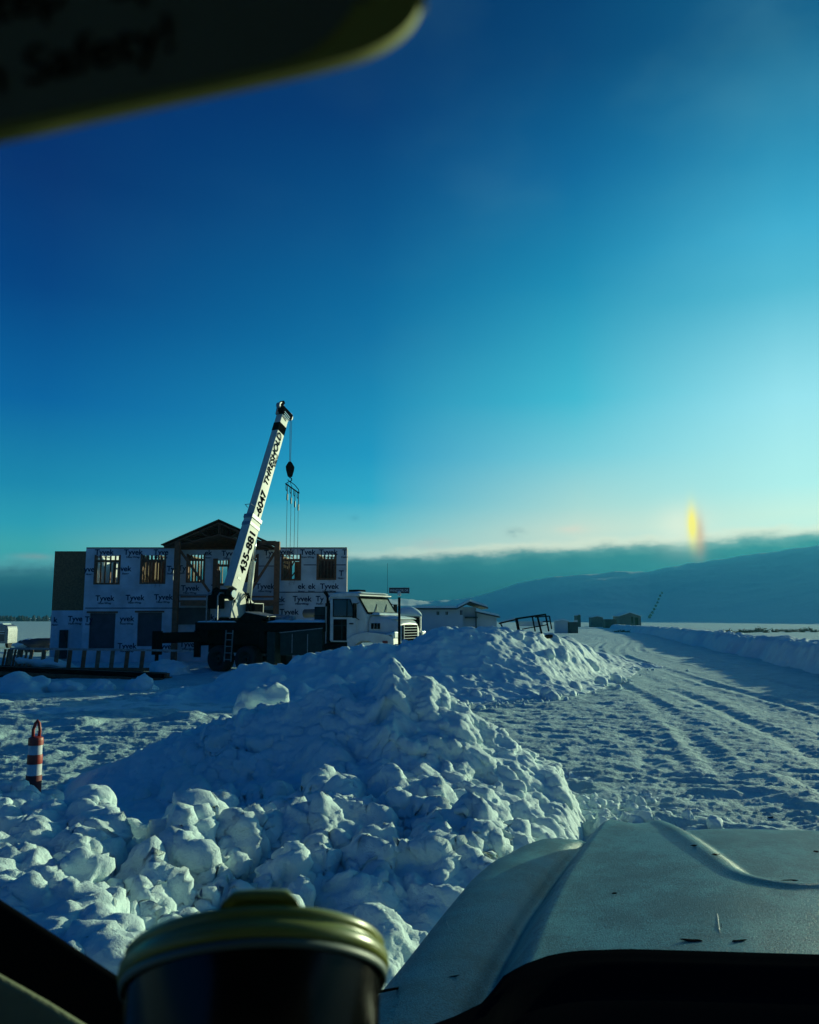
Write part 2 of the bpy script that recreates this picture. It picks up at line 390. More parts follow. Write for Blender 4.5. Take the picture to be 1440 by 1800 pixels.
def hill_z(x, y):
    """the snow hill beyond the field on the right"""
    az = np.degrees(np.arctan2(x, y)); r = np.hypot(x, y)
    # ridge elevation by azimuth (degrees), the ridge runs about 1250 m away
    ridge = np.interp(az, [-30, -6, -4, -1.5, 1.7, 4.5, 6.1, 7.75, 9.9, 11.5, 14, 16.3, 18.2, 21.9, 26.6, 32, 38, 44, 60], [0, 0, .15, 1.35, 1.25, 1.6, 2.0, 2.4, 2.8, 2.95, 3.08, 3.15, 3.55, 4.1, 4.7, 4.8, 4.0, 3.2, 2.2])
    rr = 1250 + 60 * np.sin(az * .35)
    top = np.tan(np.radians(ridge)) * rr
    start = np.where(az > -5, rr - np.maximum(top / .11, 60), rr)
    t = np.clip((r - start) / np.maximum(rr - start, 1), 0, 1.6)
    z = np.where(t < 1, top * (t ** 1.25), top * (1 - .5 * (t - 1)))
    z = z + sstep(.02, .5, t) * (6.0 * fbm(x * .005, y * .005, seed=60, oct=6) + 3.0 * ridged(x * .012, y * .012, seed=61, oct=4))
    return np.where(r > start, np.maximum(z, 0), 0)
ang = np.concatenate([np.linspace(-180, -50, 40)[:-1], np.linspace(-50, -30, 60)[:-1], np.linspace(-30, 30, 760), np.linspace(30, 60, 90)[1:], np.linspace(60, 180, 36)[1:]])
rad = np.concatenate([[0.5, 1.5, 2.5], np.exp(np.linspace(math.log(3.2), math.log(60), 520)), np.exp(np.linspace(math.log(61), math.log(2050), 300)), [2100, 2130, 2160]])
Aa, Rr = np.meshgrid(np.radians(ang), rad)
gx, gy = Rr * np.sin(Aa), Rr * np.cos(Aa)
gz = ground_z(gx, gy) + hill_z(gx, gy)
gz[-3:] = -1
V = np.stack([gx, gy, gz], -1).reshape(-1, 3)
GF = grid_faces(len(rad), len(ang))[:, ::-1]; ishill = hill_z(gx, gy).reshape(-1)[GF].max(1) > .05
def part_mesh(name, sel, mt):
    f_ = GF[sel]; u_, inv = np.unique(f_, return_inverse=True); return tag(link(name, arr_mesh(name, V[u_], inv.reshape(f_.shape)), mt, smooth=True), kind='structure')
ground = part_mesh('snow_ground', ~ishill, SNOW_G); hills = part_mesh('hills', ishill, SNOW_F)

def voxel_mesh(V, Fq, size):
    me = arr_mesh('tmp', V, Fq)
    o = bpy.data.objects.new('tmp', me); C.objects.link(o)
    m = o.modifiers.new('r', 'REMESH'); m.mode = 'VOXEL'; m.voxel_size = size; m.use_smooth_shade = True
    s_ = o.modifiers.new('s', 'SMOOTH'); s_.factor = .5; s_.iterations = 3
    dg = bpy.context.evaluated_depsgraph_get()
    out = bpy.data.meshes.new_from_object(o.evaluated_get(dg))
    bpy.data.objects.remove(o); bpy.data.meshes.remove(me)
    return out
def ico(sub):
    bm = bmesh.new(); bmesh.ops.create_icosphere(bm, subdivisions=sub, radius=1)
    v = np.array([x.co[:] for x in bm.verts], np.float32); f = np.array([[q.index for q in p.verts] for p in bm.faces], np.int32); bm.free()
    return v, f
ICO = {s: ico(s) for s in (2, 3, 4)}
def chunk(center, r, sub=3, flat=.8, seed=None, knob=.28, planes=7):
    """one angular lump of packed snow"""
    g = np.random.default_rng(seed if seed is not None else rng.integers(1 << 30))
    v, f = ICO[sub]; v = v.copy(); sd = g.uniform(0, 50, 3)
    for _ in range(planes):
        n = g.normal(size=3); n /= np.linalg.norm(n); d = g.uniform(.55, .9)
        k = np.maximum(0, v @ n - d); v -= k[:, None] * n[None, :] * .62
    v *= (1 + knob * noise(v[:, 0] * 1.6 + sd[0], v[:, 1] * 1.6 + sd[1], v[:, 2] * 1.6 + sd[2]) + knob * .5 * noise(v[:, 0] * 3.7 + sd[1], v[:, 1] * 3.7 + sd[2], v[:, 2] * 3.7))[:, None]
    s = np.array([g.uniform(.8, 1.25), g.uniform(.8, 1.25), flat * g.uniform(.85, 1.2)])
    v = v * s * r
    q = Matrix.Rotation(g.uniform(0, 6.28), 3, 'Z') @ Matrix.Rotation(g.uniform(-.5, .5), 3, 'X') @ Matrix.Rotation(g.uniform(-.4, .4), 3, 'Y')
    v = v @ np.array(q).T
    return v + np.array(center), f
def solid(xs, ys, H, bottom=-.35):
    """closed block under a height field"""
    nr, nc = len(ys), len(xs); X, Y = np.meshgrid(xs, ys)
    T = np.stack([X, Y, H], -1).reshape(-1, 3); B = np.stack([X, Y, np.full_like(H, bottom)], -1).reshape(-1, 3)
    ft = grid_faces(nr, nc); n = nr * nc; fb = grid_faces(nr, nc, n)[:, ::-1]
    idx = np.arange(n).reshape(nr, nc); loops = np.concatenate([idx[0, :], idx[1:, -1], idx[-1, ::-1][1:], idx[::-1, 0][1:]])
    a = loops[:-1]; b = loops[1:]
    side = np.stack([a, a + n, b + n, b], -1)
    V = np.concatenate([T, B]); Q = np.concatenate([ft, fb, side])
    Tt = np.concatenate([Q[:, [0, 1, 2]], Q[:, [0, 2, 3]]])
    return V, Tt
def join(parts):
    Vs, Fs = [], []; o = 0
    for v, f in parts:
        Vs.append(v); Fs.append(f + o); o += len(v)
    return np.concatenate(Vs), np.concatenate(Fs)
def displace(me, terms, mask=None):
    n = len(me.vertices); co = np.empty(n * 3, np.float32); me.vertices.foreach_get('co', co); co = co.reshape(-1, 3)
    nr = np.empty(n * 3, np.float32); me.vertices.foreach_get('normal', nr); nr = nr.reshape(-1, 3)
    d = 0
    for kind, freq, amp, seed in terms:
        f = {'f': fbm, 'r': ridged, 'b': lambda *a, **k: 1 - 2 * np.abs(fbm(*a, **k)) ** .7}[kind]
        d = d + amp * f(co[:, 0] * freq, co[:, 1] * freq, co[:, 2] * freq, seed=seed, oct=3)
    co += nr * (d[:, None] if mask is None else (d * mask(co))[:, None])
    me.vertices.foreach_set('co', co.ravel()); me.update()
def field(pts, sig, floor_w=.02):
    """normalised gaussian interpolation of (x, y, z) control points"""
    pts = np.array(pts, np.float32)
    def H(X, Y):
        W = np.full_like(X, floor_w * 1e-2); S = np.zeros_like(X) + floor_w * 1e-2 * -.1
        for x, y, z in pts:
            w = np.exp(-((X - x) ** 2 + (Y - y) ** 2) / (2 * sig * sig)); W = W + w; S = S + w * z
        return S / W
    return H

# ---- the big pile in front of the windscreen
ridge = [(-120, 1440, 9.6), (0, 1402, 9.5), (100, 1376, 9.3), (200, 1340, 9.1), (300, 1292, 8.9), (400, 1262, 8.7), (480, 1240, 8.5), (560, 1216, 8.4), (640, 1204, 8.3), (700, 1200, 8.3), (760, 1206, 8.3), (830, 1248, 8.2), (900, 1302, 8.2), (960, 1342, 8.2), (1020, 1385, 8.3), (1056, 1428, 8.3)]
face = [(600, 1300, 7.8), (700, 1300, 7.7), (800, 1350, 7.5), (900, 1395, 7.5), (1000, 1440, 7.6), (200, 1385, 8.2), (300, 1380, 7.9), (450, 1340, 7.8), (520, 1380, 7.1), (620, 1390, 7.0), (700, 1410, 6.8), (850, 1440, 6.6), (960, 1470, 6.8),
        (61, 1412, 8.9), (61, 1424, 8.6), (0, 1430, 8.6), (100, 1432, 7.9), (220, 1440, 7.0), (330, 1450, 6.5), (450, 1450, 6.4), (600, 1480, 5.9), (700, 1500, 5.8), (780, 1530, 5.6), (860, 1510, 6.0), (920, 1500, 6.4),
        (-60, 1450, 5.6), (20, 1455, 5.5), (100, 1500, 5.0), (180, 1530, 4.8), (270, 1530, 4.9), (110, 1610, 4.0), (180, 1640, 3.9), (210, 1720, 3.5), (300, 1600, 4.4), (350, 1560, 4.7), (450, 1590, 4.5), (560, 1590, 4.6), (640, 1610, 4.6), (640, 1700, 4.1), (700, 1650, 4.5), (760, 1600, 4.9), (760, 1720, 4.4), (0, 1560, 4.2), (-80, 1650, 3.8), (60, 1700, 3.5), (400, 1700, 3.8), (540, 1700, 3.9)]
pts = [(q.x, q.y, q.z) for q in (P(*p) for p in ridge)] + [tuple(P(*p)) for p in face]
for p in ridge:
    q = P(*p)
    pts += [(q.x, q.y + 1.15, max(q.z * .40, -.05)), (q.x, q.y + 2.2, -.08), (q.x, q.y + 3.2, -.2)]
pts += [(x, y, -.1) for x, y in ((2.6, 8.9), (2.62, 8.5), (2.56, 8.0), (2.45, 7.6), (2.2, 7.1), (2.0, 6.6), (1.8, 6.1), (1.5, 5.4), (1.3, 4.6), (3, 9.5), (3.1, 8), (2.9, 6.5), (2.4, 5.4), (1.0, 3.8), (3.4, 7))]
pts += [(x, y, .25) for x, y in ((.5, 4.0), (.2, 3.3), (-.5, 3.0), (-1.5, 2.8), (-2.4, 3.0))]
pts += [(x, y, .2) for x, y in ((-5.8, 9), (-5.8, 8), (-5.4, 7), (-5.2, 6))]
def tuned(pts, n_fix, sig, rounds=4):
    """lift the first n_fix control points until the smoothed surface really passes through them"""
    want = np.array([p[2] for p in pts[:n_fix]]); X_ = np.array([p[0] for p in pts[:n_fix]], np.float32); Y_ = np.array([p[1] for p in pts[:n_fix]], np.float32); cur = [list(p) for p in pts]
    for _ in range(rounds):
        got = field(cur, sig)(X_, Y_)
        for i in range(n_fix): cur[i][2] += float(want[i] - got[i]) * .9
    return field(cur, sig)
pile_H = tuned(pts, len(ridge) + len(face), .36)
xs = np.arange(-6.6, 3.6, .05); ys = np.arange(2.7, 12.2, .05)
XX, YY = np.meshgrid(xs, ys)
HH = pile_H(XX, YY)
edge = np.minimum.reduce([sstep(-6.6, -6.2, XX), 1 - sstep(3.2, 3.6, XX), sstep(2.7, 3.0, YY), 1 - sstep(11.6, 12.1, YY)])
smooth_left = sstep(-2.6, -.8, XX - (YY - 8) * -.2)         # the smooth drift runs off to the left
rough = .25 + .75 * smooth_left
HH = HH + rough * (.17 * fbm(XX * .9, YY * .9, seed=70, oct=4) + .07 * ridged(XX * 1.3 + .4 * YY, YY * .9, seed=71)) * sstep(.02, .35, HH)
ribs = ridged(XX * 1.15 + .42 * YY + .5 * noise(XX, YY, seed=75), YY * .42, seed=74, oct=3)
mid_ = sstep(-2.2, -1.0, XX) * (1 - sstep(1.6, 2.4, XX)) * sstep(5.2, 6.2, YY) * (1 - sstep(8.3, 8.8, YY))
HH = HH + mid_ * .26 * (ribs - .1) + (1 - sstep(6.0, 7.0, YY)) * (.22 * ridged(XX * 1.2, YY * .8, seed=76, oct=3) - .06)
HH = HH * edge - .25 * (1 - edge)
parts = [solid(xs, ys, HH, -.5)]
def hz(x, y): return float(pile_H(np.array([x]), np.array([y]))[0])
def on_pile(px, py):
    """first point of the pile surface along the sight line of a photo pixel"""
    for k in range(60, 260):
        q = P(px, py, k * .05)
        if q.z < hz(q.x, q.y): return q
    return P(px, py, 9)
# the lumps one can pick out, each sunk into the slope
named = [(690, 1192, 34, 1.25), (705, 1215, 40, .9), (752, 1215, 34, .9), (640, 1222, 30, .7), (610, 1240, 36, .8), (575, 1232, 38, .6), (790, 1245, 32, .9), (820, 1262, 26, .8), (850, 1285, 28, .8), (885, 1300, 24, .7), (925, 1330, 28, .6), (960, 1345, 22, .6), (1000, 1375, 26, .6), (1030, 1400, 22, .6),
         (665, 1290, 44, 1.1), (600, 1330, 34, 1.2), (625, 1370, 30, 1.2), (585, 1420, 36, 1.3), (700, 1330, 40, .9), (745, 1300, 44, 1.0), (800, 1320, 42, .9), (815, 1365, 30, .8), (770, 1370, 22, .9), (692, 1380, 16, 1), (780, 1345, 16, 1), (840, 1340, 26, .8), (890, 1350, 30, .7),
         (860, 1395, 42, 1.0), (805, 1425, 38, 1.1), (845, 1435, 34, 1.2), (775, 1402, 24, 1.0), (965, 1400, 40, .9), (930, 1440, 44, .9), (1010, 1430, 34, .8), (985, 1450, 30, .8), (900, 1470, 24, .8), (800, 1480, 26, 1.3), (815, 1510, 22, .9), (760, 1440, 22, .8), (740, 1520, 28, 1.2), (690, 1500, 20, 1.2), (715, 1470, 28, 1.0), (650, 1440, 34, .9),
         (540, 1485, 38, 1.2), (500, 1440, 36, 1.0), (450, 1480, 40, 1.0), (420, 1530, 26, 1.1), (560, 1540, 38, .9), (610, 1560, 30, 1.0), (500, 1545, 36, .7), (530, 1580, 30, .7), (480, 1330, 28, .9), (420, 1350, 40, .8), (390, 1310, 24, .7), (350, 1330, 22, .6), (360, 1400, 34, .9), (310, 1395, 30, 1.1), (325, 1370, 26, 1.2), (440, 1390, 34, .8), (370, 1460, 40, .9), (400, 1500, 36, .9),
         (320, 1480, 44, 1.1), (305, 1520, 48, 1.3), (335, 1510, 30, 1.4), (270, 1560, 36, .8), (260, 1600, 44, .7), (185, 1600, 26, .8), (40, 1445, 40, .9), (70, 1468, 20, .8), (5, 1475, 34, .9), (150, 1475, 44, 1.0), (125, 1450, 14, 1.5), (165, 1505, 44, 1.1), (120, 1530, 46, .9), (80, 1540, 34, .8), (110, 1580, 44, .9), (140, 1630, 48, .9), (170, 1690, 56, .9), (200, 1730, 40, .8), (110, 1640, 30, .8), (690, 1660, 16, .8),
         (0, 1560, 60, .8), (60, 1620, 60, .8), (660, 1530, 28, 1.1), (600, 1500, 30, 1), (700, 1570, 36, 1.3), (650, 1600, 34, 1)]
for px, py, rp, fl in named:
    q = on_pile(px, py); r = rp * q.y / 1440 * .92
    v, f = chunk((q.x, q.y + r * .35, q.z - r * .12), r, 4, fl, seed=int(px * 7 + py), knob=.30, planes=1); parts.append((v, f))
for (px, py, Y, r, fl) in ((693, 1198, 8.3, .16, 1.35), (704, 1226, 8.2, .21, 1.1), (672, 1232, 8.25, .17, .9), (755, 1222, 8.2, .19, 1.0), (738, 1206, 8.3, .12, .9), (612, 1222, 8.4, .16, .7), (583, 1232, 8.4, .14, .8), (655, 1212, 8.4, .10, .8)):
    parts.append(chunk(tuple(P(px, py, Y)), r, 4, fl, seed=px, knob=.3, planes=3))
scarps = [((640, 1240), (652, 1300), (640, 1360), (600, 1420), (575, 1475), 36), ((560, 1250), (590, 1320), (612, 1385), 30), ((700, 1232), (722, 1290), (738, 1345), 36), ((762, 1240), (792, 1290), (832, 1335), 30), ((820, 1262), (880, 1310), (950, 1360), (1010, 1400), 22), ((482, 1310), (470, 1352), 20), ((325, 1370), (300, 1412), 24),
          ((312, 1455), (338, 1500), (322, 1565), 34), ((150, 1450), (165, 1500), (112, 1560), (132, 1620), (168, 1690), (205, 1760), 38), ((40, 1430), (72, 1465), 32), ((-5, 1450), (12, 1505), 30), ((560, 1480), (550, 1535), 28), ((630, 1510), (662, 1560), 26), ((402, 1508), (385, 1542), 20), ((862, 1385), (874, 1440), 32), ((820, 1468), (834, 1512), 22), ((930, 1395), (985, 1440), 28), ((690, 1400), (745, 1440), 24), ((500, 1540), (470, 1560), 26), ((250, 1560), (285, 1590), 30)]
for sc_ in scarps:
    pl, rp = sc_[:-1], sc_[-1]
    for (ax, ay), (bx, by) in zip(pl[:-1], pl[1:]):
        for t in np.linspace(0, 1, max(3, int(math.hypot(bx - ax, by - ay) / (rp * .55))), endpoint=False):
            q = on_pile(ax + (bx - ax) * t, ay + (by - ay) * t); r = rp * q.y / 1440 * rng.uniform(.8, 1.15)
            parts.append(chunk((q.x, q.y + r * .25, q.z + r * .05), r, 3, 1.15, knob=.3, planes=2))
cnt = 0
while cnt < 80:      # big rounded clods tumbled down the flank
    x = rng.uniform(-.6, 2.0); y = rng.uniform(5.4, 8.6); h = hz(x, y)
    if h < .12: continue
    r = rng.uniform(.12, .25); parts.append(chunk((x, y + r * .3, h + r * .25), r, 4, rng.uniform(.8, 1.1), knob=.24, planes=2)); cnt += 1
cnt = 0
while cnt < 300:
    x = rng.uniform(-5, 2.9); y = rng.uniform(3.0, 9.6); h = hz(x, y)
    if h < .05 or x > 2.1: continue
    dens = .22 + .78 * float(sstep(-2.2, -.2, np.array(x - (y - 8) * -.3)))
    if y > 7 and x < -2.2: dens = .06
    if y < 6.4 and x < -.4: dens *= .45
    if rng.random() > dens: continue
    r = min(.13 if y < 6.5 else .17, .034 * (1 + rng.pareto(1.7)))
    if y > 7.5 and x < 0: r *= .8
    v, f = chunk((x, y, h + r * rng.uniform(-.15, .35)), r, 3 if r > .09 else 2, rng.uniform(.75, 1.1), knob=.25, planes=1); parts.append((v, f)); cnt += 1
pm = voxel_mesh(*join(parts), .020)
def pmask(co): return (.55 + .75 * sstep(-.35, .35, fbm(co[:, 0] * .9, co[:, 1] * .9, seed=120))) * (.30 + .70 * sstep(-2.8, -1.0, co[:, 0] + .3 * (co[:, 1] - 8) + 2.2 * (co[:, 1] < 6.5)))
displace(pm, [('f', 2.0, .06, 80), ('b', 3.2, .075, 81), ('b', 7.5, .036, 82), ('f', 24, .014, 83), ('f', 50, .009, 87)], pmask)
def fit_skyline(me, xs_, ys_, y_lo):
    """shear the heap so that its skyline stands at the photographed height"""
    n = len(me.vertices); co = np.empty(n * 3, np.float32); me.vertices.foreach_get('co', co); co = co.reshape(-1, 3)
    for _ in range(3):
        c_, s__ = math.cos(TH), math.sin(TH); dz = co[:, 2] - CAM_Z; dep = co[:, 1] * c_ + dz * s__; up = -co[:, 1] * s__ + dz * c_
        px = 720 + 1440 * co[:, 0] / dep; py = 900 - 1440 * up / dep
        cs = np.arange(xs_[0], xs_[-1] + 1, 16); got = []; zr = []; yr = []
        for c0 in cs:
            m_ = np.where((np.abs(px - c0) < 14) & (co[:, 1] > y_lo))[0]
            if len(m_) < 20: got.append(np.nan); zr.append(1); yr.append(9); continue
            k = m_[np.argsort(py[m_])[:max(6, len(m_) // 400)]]; got.append(py[k].mean()); zr.append(co[k, 2].mean()); yr.append(co[k, 1].mean())
        got = np.array(got); want = np.interp(cs, xs_, ys_); d = np.where(np.isnan(got), 0, (want - got)) * np.array(yr) / 1440
        d = np.convolve(np.pad(d, 1, mode='edge'), [.25, .5, .25], 'valid')
        dl = np.interp(px, cs, d); zl = np.interp(px, cs, np.maximum(zr, .15))
        co[:, 2] -= dl * np.clip(co[:, 2] / zl, 0, 1.1) * np.clip((co[:, 1] - y_lo + 1.5) / 1.5, 0, 1)
    me.vertices.foreach_set('co', co.ravel()); me.update()
fit_skyline(pm, [-60, 0, 100, 200, 300, 400, 480, 520, 560, 600, 640, 670, 690, 710, 730, 750, 780, 830, 900, 960, 1020, 1056], [1418, 1400, 1372, 1337, 1290, 1260, 1238, 1228, 1212, 1201, 1196, 1166, 1152, 1168, 1190, 1186, 1203, 1243, 1296, 1334, 1370, 1405], 7.4)
displace(pm, [('b', 5.0, .014, 130), ('b', 2.6, .045, 133), ('f', 17, .012, 131), ('f', 60, .005, 132)], pmask)
pile = link('snow_pile', pm, SNOW, smooth=True)
tag(pile, 'big near heap of broken snow lumps with a knobbly peak, right before the hood', 'snow pile', 'ploughed snow heaps')

# ---- the second pile, by the crane truck
ridge2 = [(250, 1210, 22), (320, 1192, 22.5), (373, 1178, 23), (410, 1168, 23), (450, 1165, 23), (497, 1165, 23), (529, 1148, 23.5), (560, 1146, 23.5), (600, 1137, 23.5), (660, 1131, 23.5), (700, 1129, 23.5), (740, 1113, 24), (770, 1102, 24.3), (820, 1102, 24.6), (880, 1101, 25.2), (920, 1108, 26), (960, 1112, 27.5), (990, 1116, 29.5), (1020, 1124, 32), (1045, 1136, 35), (1062, 1150, 38)]
pts2 = [(q.x, q.y, q.z) for p, q in ((p, P(*p)) for p in ridge2)]
for p in ridge2:
    q = P(*p); k = min(1, q.z / 1.6)
    pts2 += [(q.x - .05, q.y - 1.1, q.z * .66), (q.x - .05, q.y - 2.3, q.z * .30), (q.x, q.y - 3.7, .03), (q.x, q.y - 5.4, -.12), (q.x + .2, q.y + 1.2, q.z * .5), (q.x + .3, q.y + 2.4, -.05), (q.x + .3, q.y + 3.6, -.2)]
pts2 += [(q[0], q[1], q[2]) for q in ((10.6, 41, -.2), (10.9, 38, -.2), (9.4, 34, -.15), (8.4, 31, -.15), (7.3, 28, -.15), (6.3, 25.5, -.15), (5.8, 23.5, -.1), (5.2, 21.5, -.1))]
H2 = tuned(pts2, len(ridge2), .75)
xs2 = np.arange(-9, 11.5, .10); ys2 = np.arange(16, 43, .10); XX, YY = np.meshgrid(xs2, ys2)
HH = H2(XX, YY)
HH = HH + (.14 * fbm(XX * .6, YY * .6, seed=90, oct=5) + .10 * ridged(XX * .8, YY * .8, seed=91)) * sstep(.03, .5, HH)
HH = np.where(HH < .0, HH - .15, HH)
parts = [solid(xs2, ys2, HH, -.6)]
cnt = 0
g2 = lambda x, y: float(H2(np.array([x]), np.array([y]))[0])
while cnt < 330:
    i = rng.integers(len(ridge2)); q = P(*ridge2[i]); x = q.x + rng.normal(0, .6); y = q.y + rng.choice([rng.normal(-.2, .5), rng.uniform(-4.5, .5)]); h = g2(x, y)
    if h < .12: continue
    r = min(.24, .055 * (1 + rng.pareto(2.0)))
    v, f = chunk((x, y, h + r * rng.uniform(-.2, .3)), r, 2, rng.uniform(.7, 1.1), knob=.3); parts.append((v, f)); cnt += 1
pm2 = voxel_mesh(*join(parts), .055)
displace(pm2, [('f', 1.0, .07, 84), ('b', 1.8, .05, 85), ('f', 6, .03, 86)])
fit_skyline(pm2, [p[0] for p in ridge2], [p[1] for p in ridge2], 20)
pile2 = link('snow_pile', pm2, SNOW, smooth=True)
tag(pile2, 'long shaded snow bank before the crane truck, a rack stuck in its top', 'snow pile', 'ploughed snow heaps')

# ---- the roadside berm on the right
yy = np.concatenate([np.linspace(12, 60, 700), np.linspace(60.3, 230, 500)])
tt = np.linspace(-1, 1, 60)
YYb, TTb = np.meshgrid(yy, tt, indexing='ij')
wid = 2.3
Xb = berm_x(YYb) + wid * (TTb + 1.0) + .35 * noise(YYb * .35, TTb * 0 + 1, seed=99) * (1 - TTb ** 2 * .5)
prof = np.exp(-(TTb / .50) ** 4)
Zb = -.12 + prof * (1.15 + .16 * fbm(YYb * .5, TTb * 2, seed=100) + .13 * fbm(YYb * 2.2, TTb * 4, seed=101, oct=4)) + .08 * prof * ridged(YYb * 1.6, TTb * 4, seed=102)
Zb = Zb * (1 - .25 * sstep(60, 200, YYb))
Xb = Xb + prof * .22 * fbm(YYb * 1.8, TTb * 3.5, Zb * 2, seed=103, oct=4)
bm_ = arr_mesh('b', np.stack([Xb, YYb, Zb], -1).reshape(-1, 3), grid_faces(len(yy), len(tt))[:, ::-1])
berm = link('snow_berm', bm_, SNOW, smooth=True)
tag(berm, 'straight ploughed snow bank along the far right side of the road', 'snow bank')

# ---- single lumps and low mounds
def lump(name, px, py, Y, rp, flat, label, cat='snow lump', group=None, sub=4, sx=1.0, vox=None):
    q = P(px, py + (7 if name == 'snow_mound' else 0), Y); r = rp * Y / 1440 * (.86 if name == 'snow_mound' else 1)
    v, f = chunk((0, 0, 0), r, sub, flat, seed=int(px + py * 3), knob=.22, planes=1)
    v[:, 0] *= sx
    me = arr_mesh(name, v, f); displace(me, [('f', 1.6 / r * .5, r * .18, 110), ('b', 3.4 / r * .5, r * .12, 111), ('f', 9 / r * .5, r * .04, 112)])
    me.polygons.foreach_set('use_smooth', [True] * len(me.polygons))
    o = link(name, me, SNOW, smooth=True); o.location = q
    return tag(o, label, cat, group)
o = lump('snow_boulder', 462, 1243, 11.4, 50, .75, 'large smooth snow boulder standing behind the left shoulder of the near heap')
gm = 'low snow mounds in front of the lumber stack'
lump('snow_mound', 35, 1216, 24, 62, .55, 'broad low snow mound at the left end of the lumber stack', 'snow mound', gm, sx=1.2)
lump('snow_mound', 122, 1212, 24, 40, .62, 'rounded snow mound in front of the left part of the lumber stack', 'snow mound', gm)
lump('snow_mound', 178, 1208, 24, 27, .85, 'upright snow mound in front of the middle of the lumber stack', 'snow mound', gm)
lump('snow_mound', 250, 1208, 24, 27, .85, 'pointed snow mound by the right end of the lumber stack', 'snow mound', gm)
lump('snow_mound', 306, 1172, 31, 34, .45, 'crumbly snow mound lit by the sun, under the outrigger foot', 'snow mound', sx=1.2)

# ---- small far things of the land
def far_woods():
    V_, F_ = [], []; o = 0
    for (p0, p1, Y, h0, n) in ((-150, 130, 700, 5.0, 260), (600, 870, 900, 9, 420)):
        for i in range(n):
            px = rng.uniform(p0, p1); y = Y + rng.uniform(-40, 60); q = P(px, 1088, y); h = h0 * rng.uniform(.5, 1.2); w = h * rng.uniform(.25, .5)
            z0 = float(hill_z(np.array([q.x]), np.array([q.y]))[0]) - .5
            for (zz, ww) in ((0, 1.0), (.35, .8), (.65, .5)):
                v = np.array([[q.x + ww * w * math.cos(a), q.y + ww * w * math.sin(a), z0 + h * zz] for a in np.linspace(0, 6.28, 6)[:-1]] + [[q.x, q.y, z0 + h * (zz + .35)]])
                f = np.array([[k, (k + 1) % 5, 5] for k in range(5)]); V_.append(v); F_.append(f + o); o += 6
    return arr_mesh('woods', np.concatenate(V_), np.concatenate(F_))
DARKVEG = mat('dark_far_conifers', (.035, .055, .06), .9, var=.4, scale=.02)
tag(link('far_woods', far_woods(), DARKVEG), 'dark strip of far woods at the foot of the hills', 'woods', kind='stuff')
SAGE = mat('sagebrush_twigs', (.10, .095, .06), .9, var=.5, scale=6)
def shrub_mesh(seed):
    g = np.random.default_rng(seed); m = MB()
    for i in range(26):
        a = g.uniform(0, 6.28); e = g.uniform(.35, 1.4); L = g.uniform(.5, 1.0)
        d = Vector((math.cos(a) * math.cos(e), math.sin(a) * math.cos(e), math.sin(e)))
        m.tube([(0, 0, 0), d * L * .5, d * L + Vector((g.normal() * .08, g.normal() * .08, .04))], [.03, .02, .006], 4, False)
        for k in range(5):
            c = d * L * g.uniform(.4, 1.0) + Vector(g.normal(0, .08, 3)); u = Vector(g.normal(size=3)).normalized() * .10; w = Vector(g.normal(size=3)).normalized() * .08
            m.add([c - u, c + w, c + u, c - w], [(0, 1, 2, 3)])
    return m
proto = None; k = 0
sites = [(1142, 92), (1150, 95), (1158, 90), (1168, 94), (1300 - 8, 96), (1304, 100), (1312, 94), (1322, 99), (1335, 104), (1346, 97), (1362, 103), (1374, 108), (1385, 99), (1396, 105), (1409, 101), (1419, 109), (1431, 102), (1243, 98), (1262, 103), (1214, 97), (1195, 96), (1178, 92), (1281, 99), (1084, 100), (1094, 103), (1103, 99), (1112, 104), (1120, 101), (1130, 98)]
for px, Y in sites:
    q = P(px, 1100, Y + 30); sc = rng.uniform(.55, 1.0) * (1.15 if px > 1290 else .9)
    if proto is None:
        proto = shrub_mesh(5).build('sagebrush', SAGE); o = proto
    else:
        o = proto.copy(); C.objects.link(o)
    gz_ = float(ground_z(np.array([q.x]), np.array([q.y]))[0])
    o.location = (q.x, q.y, gz_ - .1); o.scale = (sc * 1.5, sc, sc * rng.uniform(.7, 1)); o.rotation_euler = (0, 0, rng.uniform(0, 6.28))
    tag(o, 'low dark sagebrush poking from the sunlit field beyond the roadside bank', 'shrub', 'sagebrush along the sunlit field')
# crumbs that rolled off the heaps
cr = []
for _ in range(230):
    x = 1.75 + abs(rng.normal(0, .38)); y = rng.uniform(6.3, 9.6); r = min(.07, .018 * (1 + rng.pareto(1.5)))
    cr.append(chunk((x, y, float(ground_z(np.array([x]), np.array([y]))[0]) + r * .1), r, 3, .9, knob=.25, planes=2))
for _ in range(260):
    k = rng.integers(7, len(ridge2)); q = P(*ridge2[k]); x = q.x + rng.normal(0, .5); y = q.y - rng.uniform(3.0, 5.5); r = min(.22, .035 * (1 + rng.pareto(1.5)))
    cr.append(chunk((x, y, float(ground_z(np.array([x]), np.array([y]))[0]) + r * .3), r, 2, .9, knob=.25, planes=2))
tag(link('loose_snow', arr_mesh('loose_snow', *join(cr)), SNOW, smooth=True), 'loose snow crumbs scattered at the foot of the heaps', 'snow', kind='stuff')
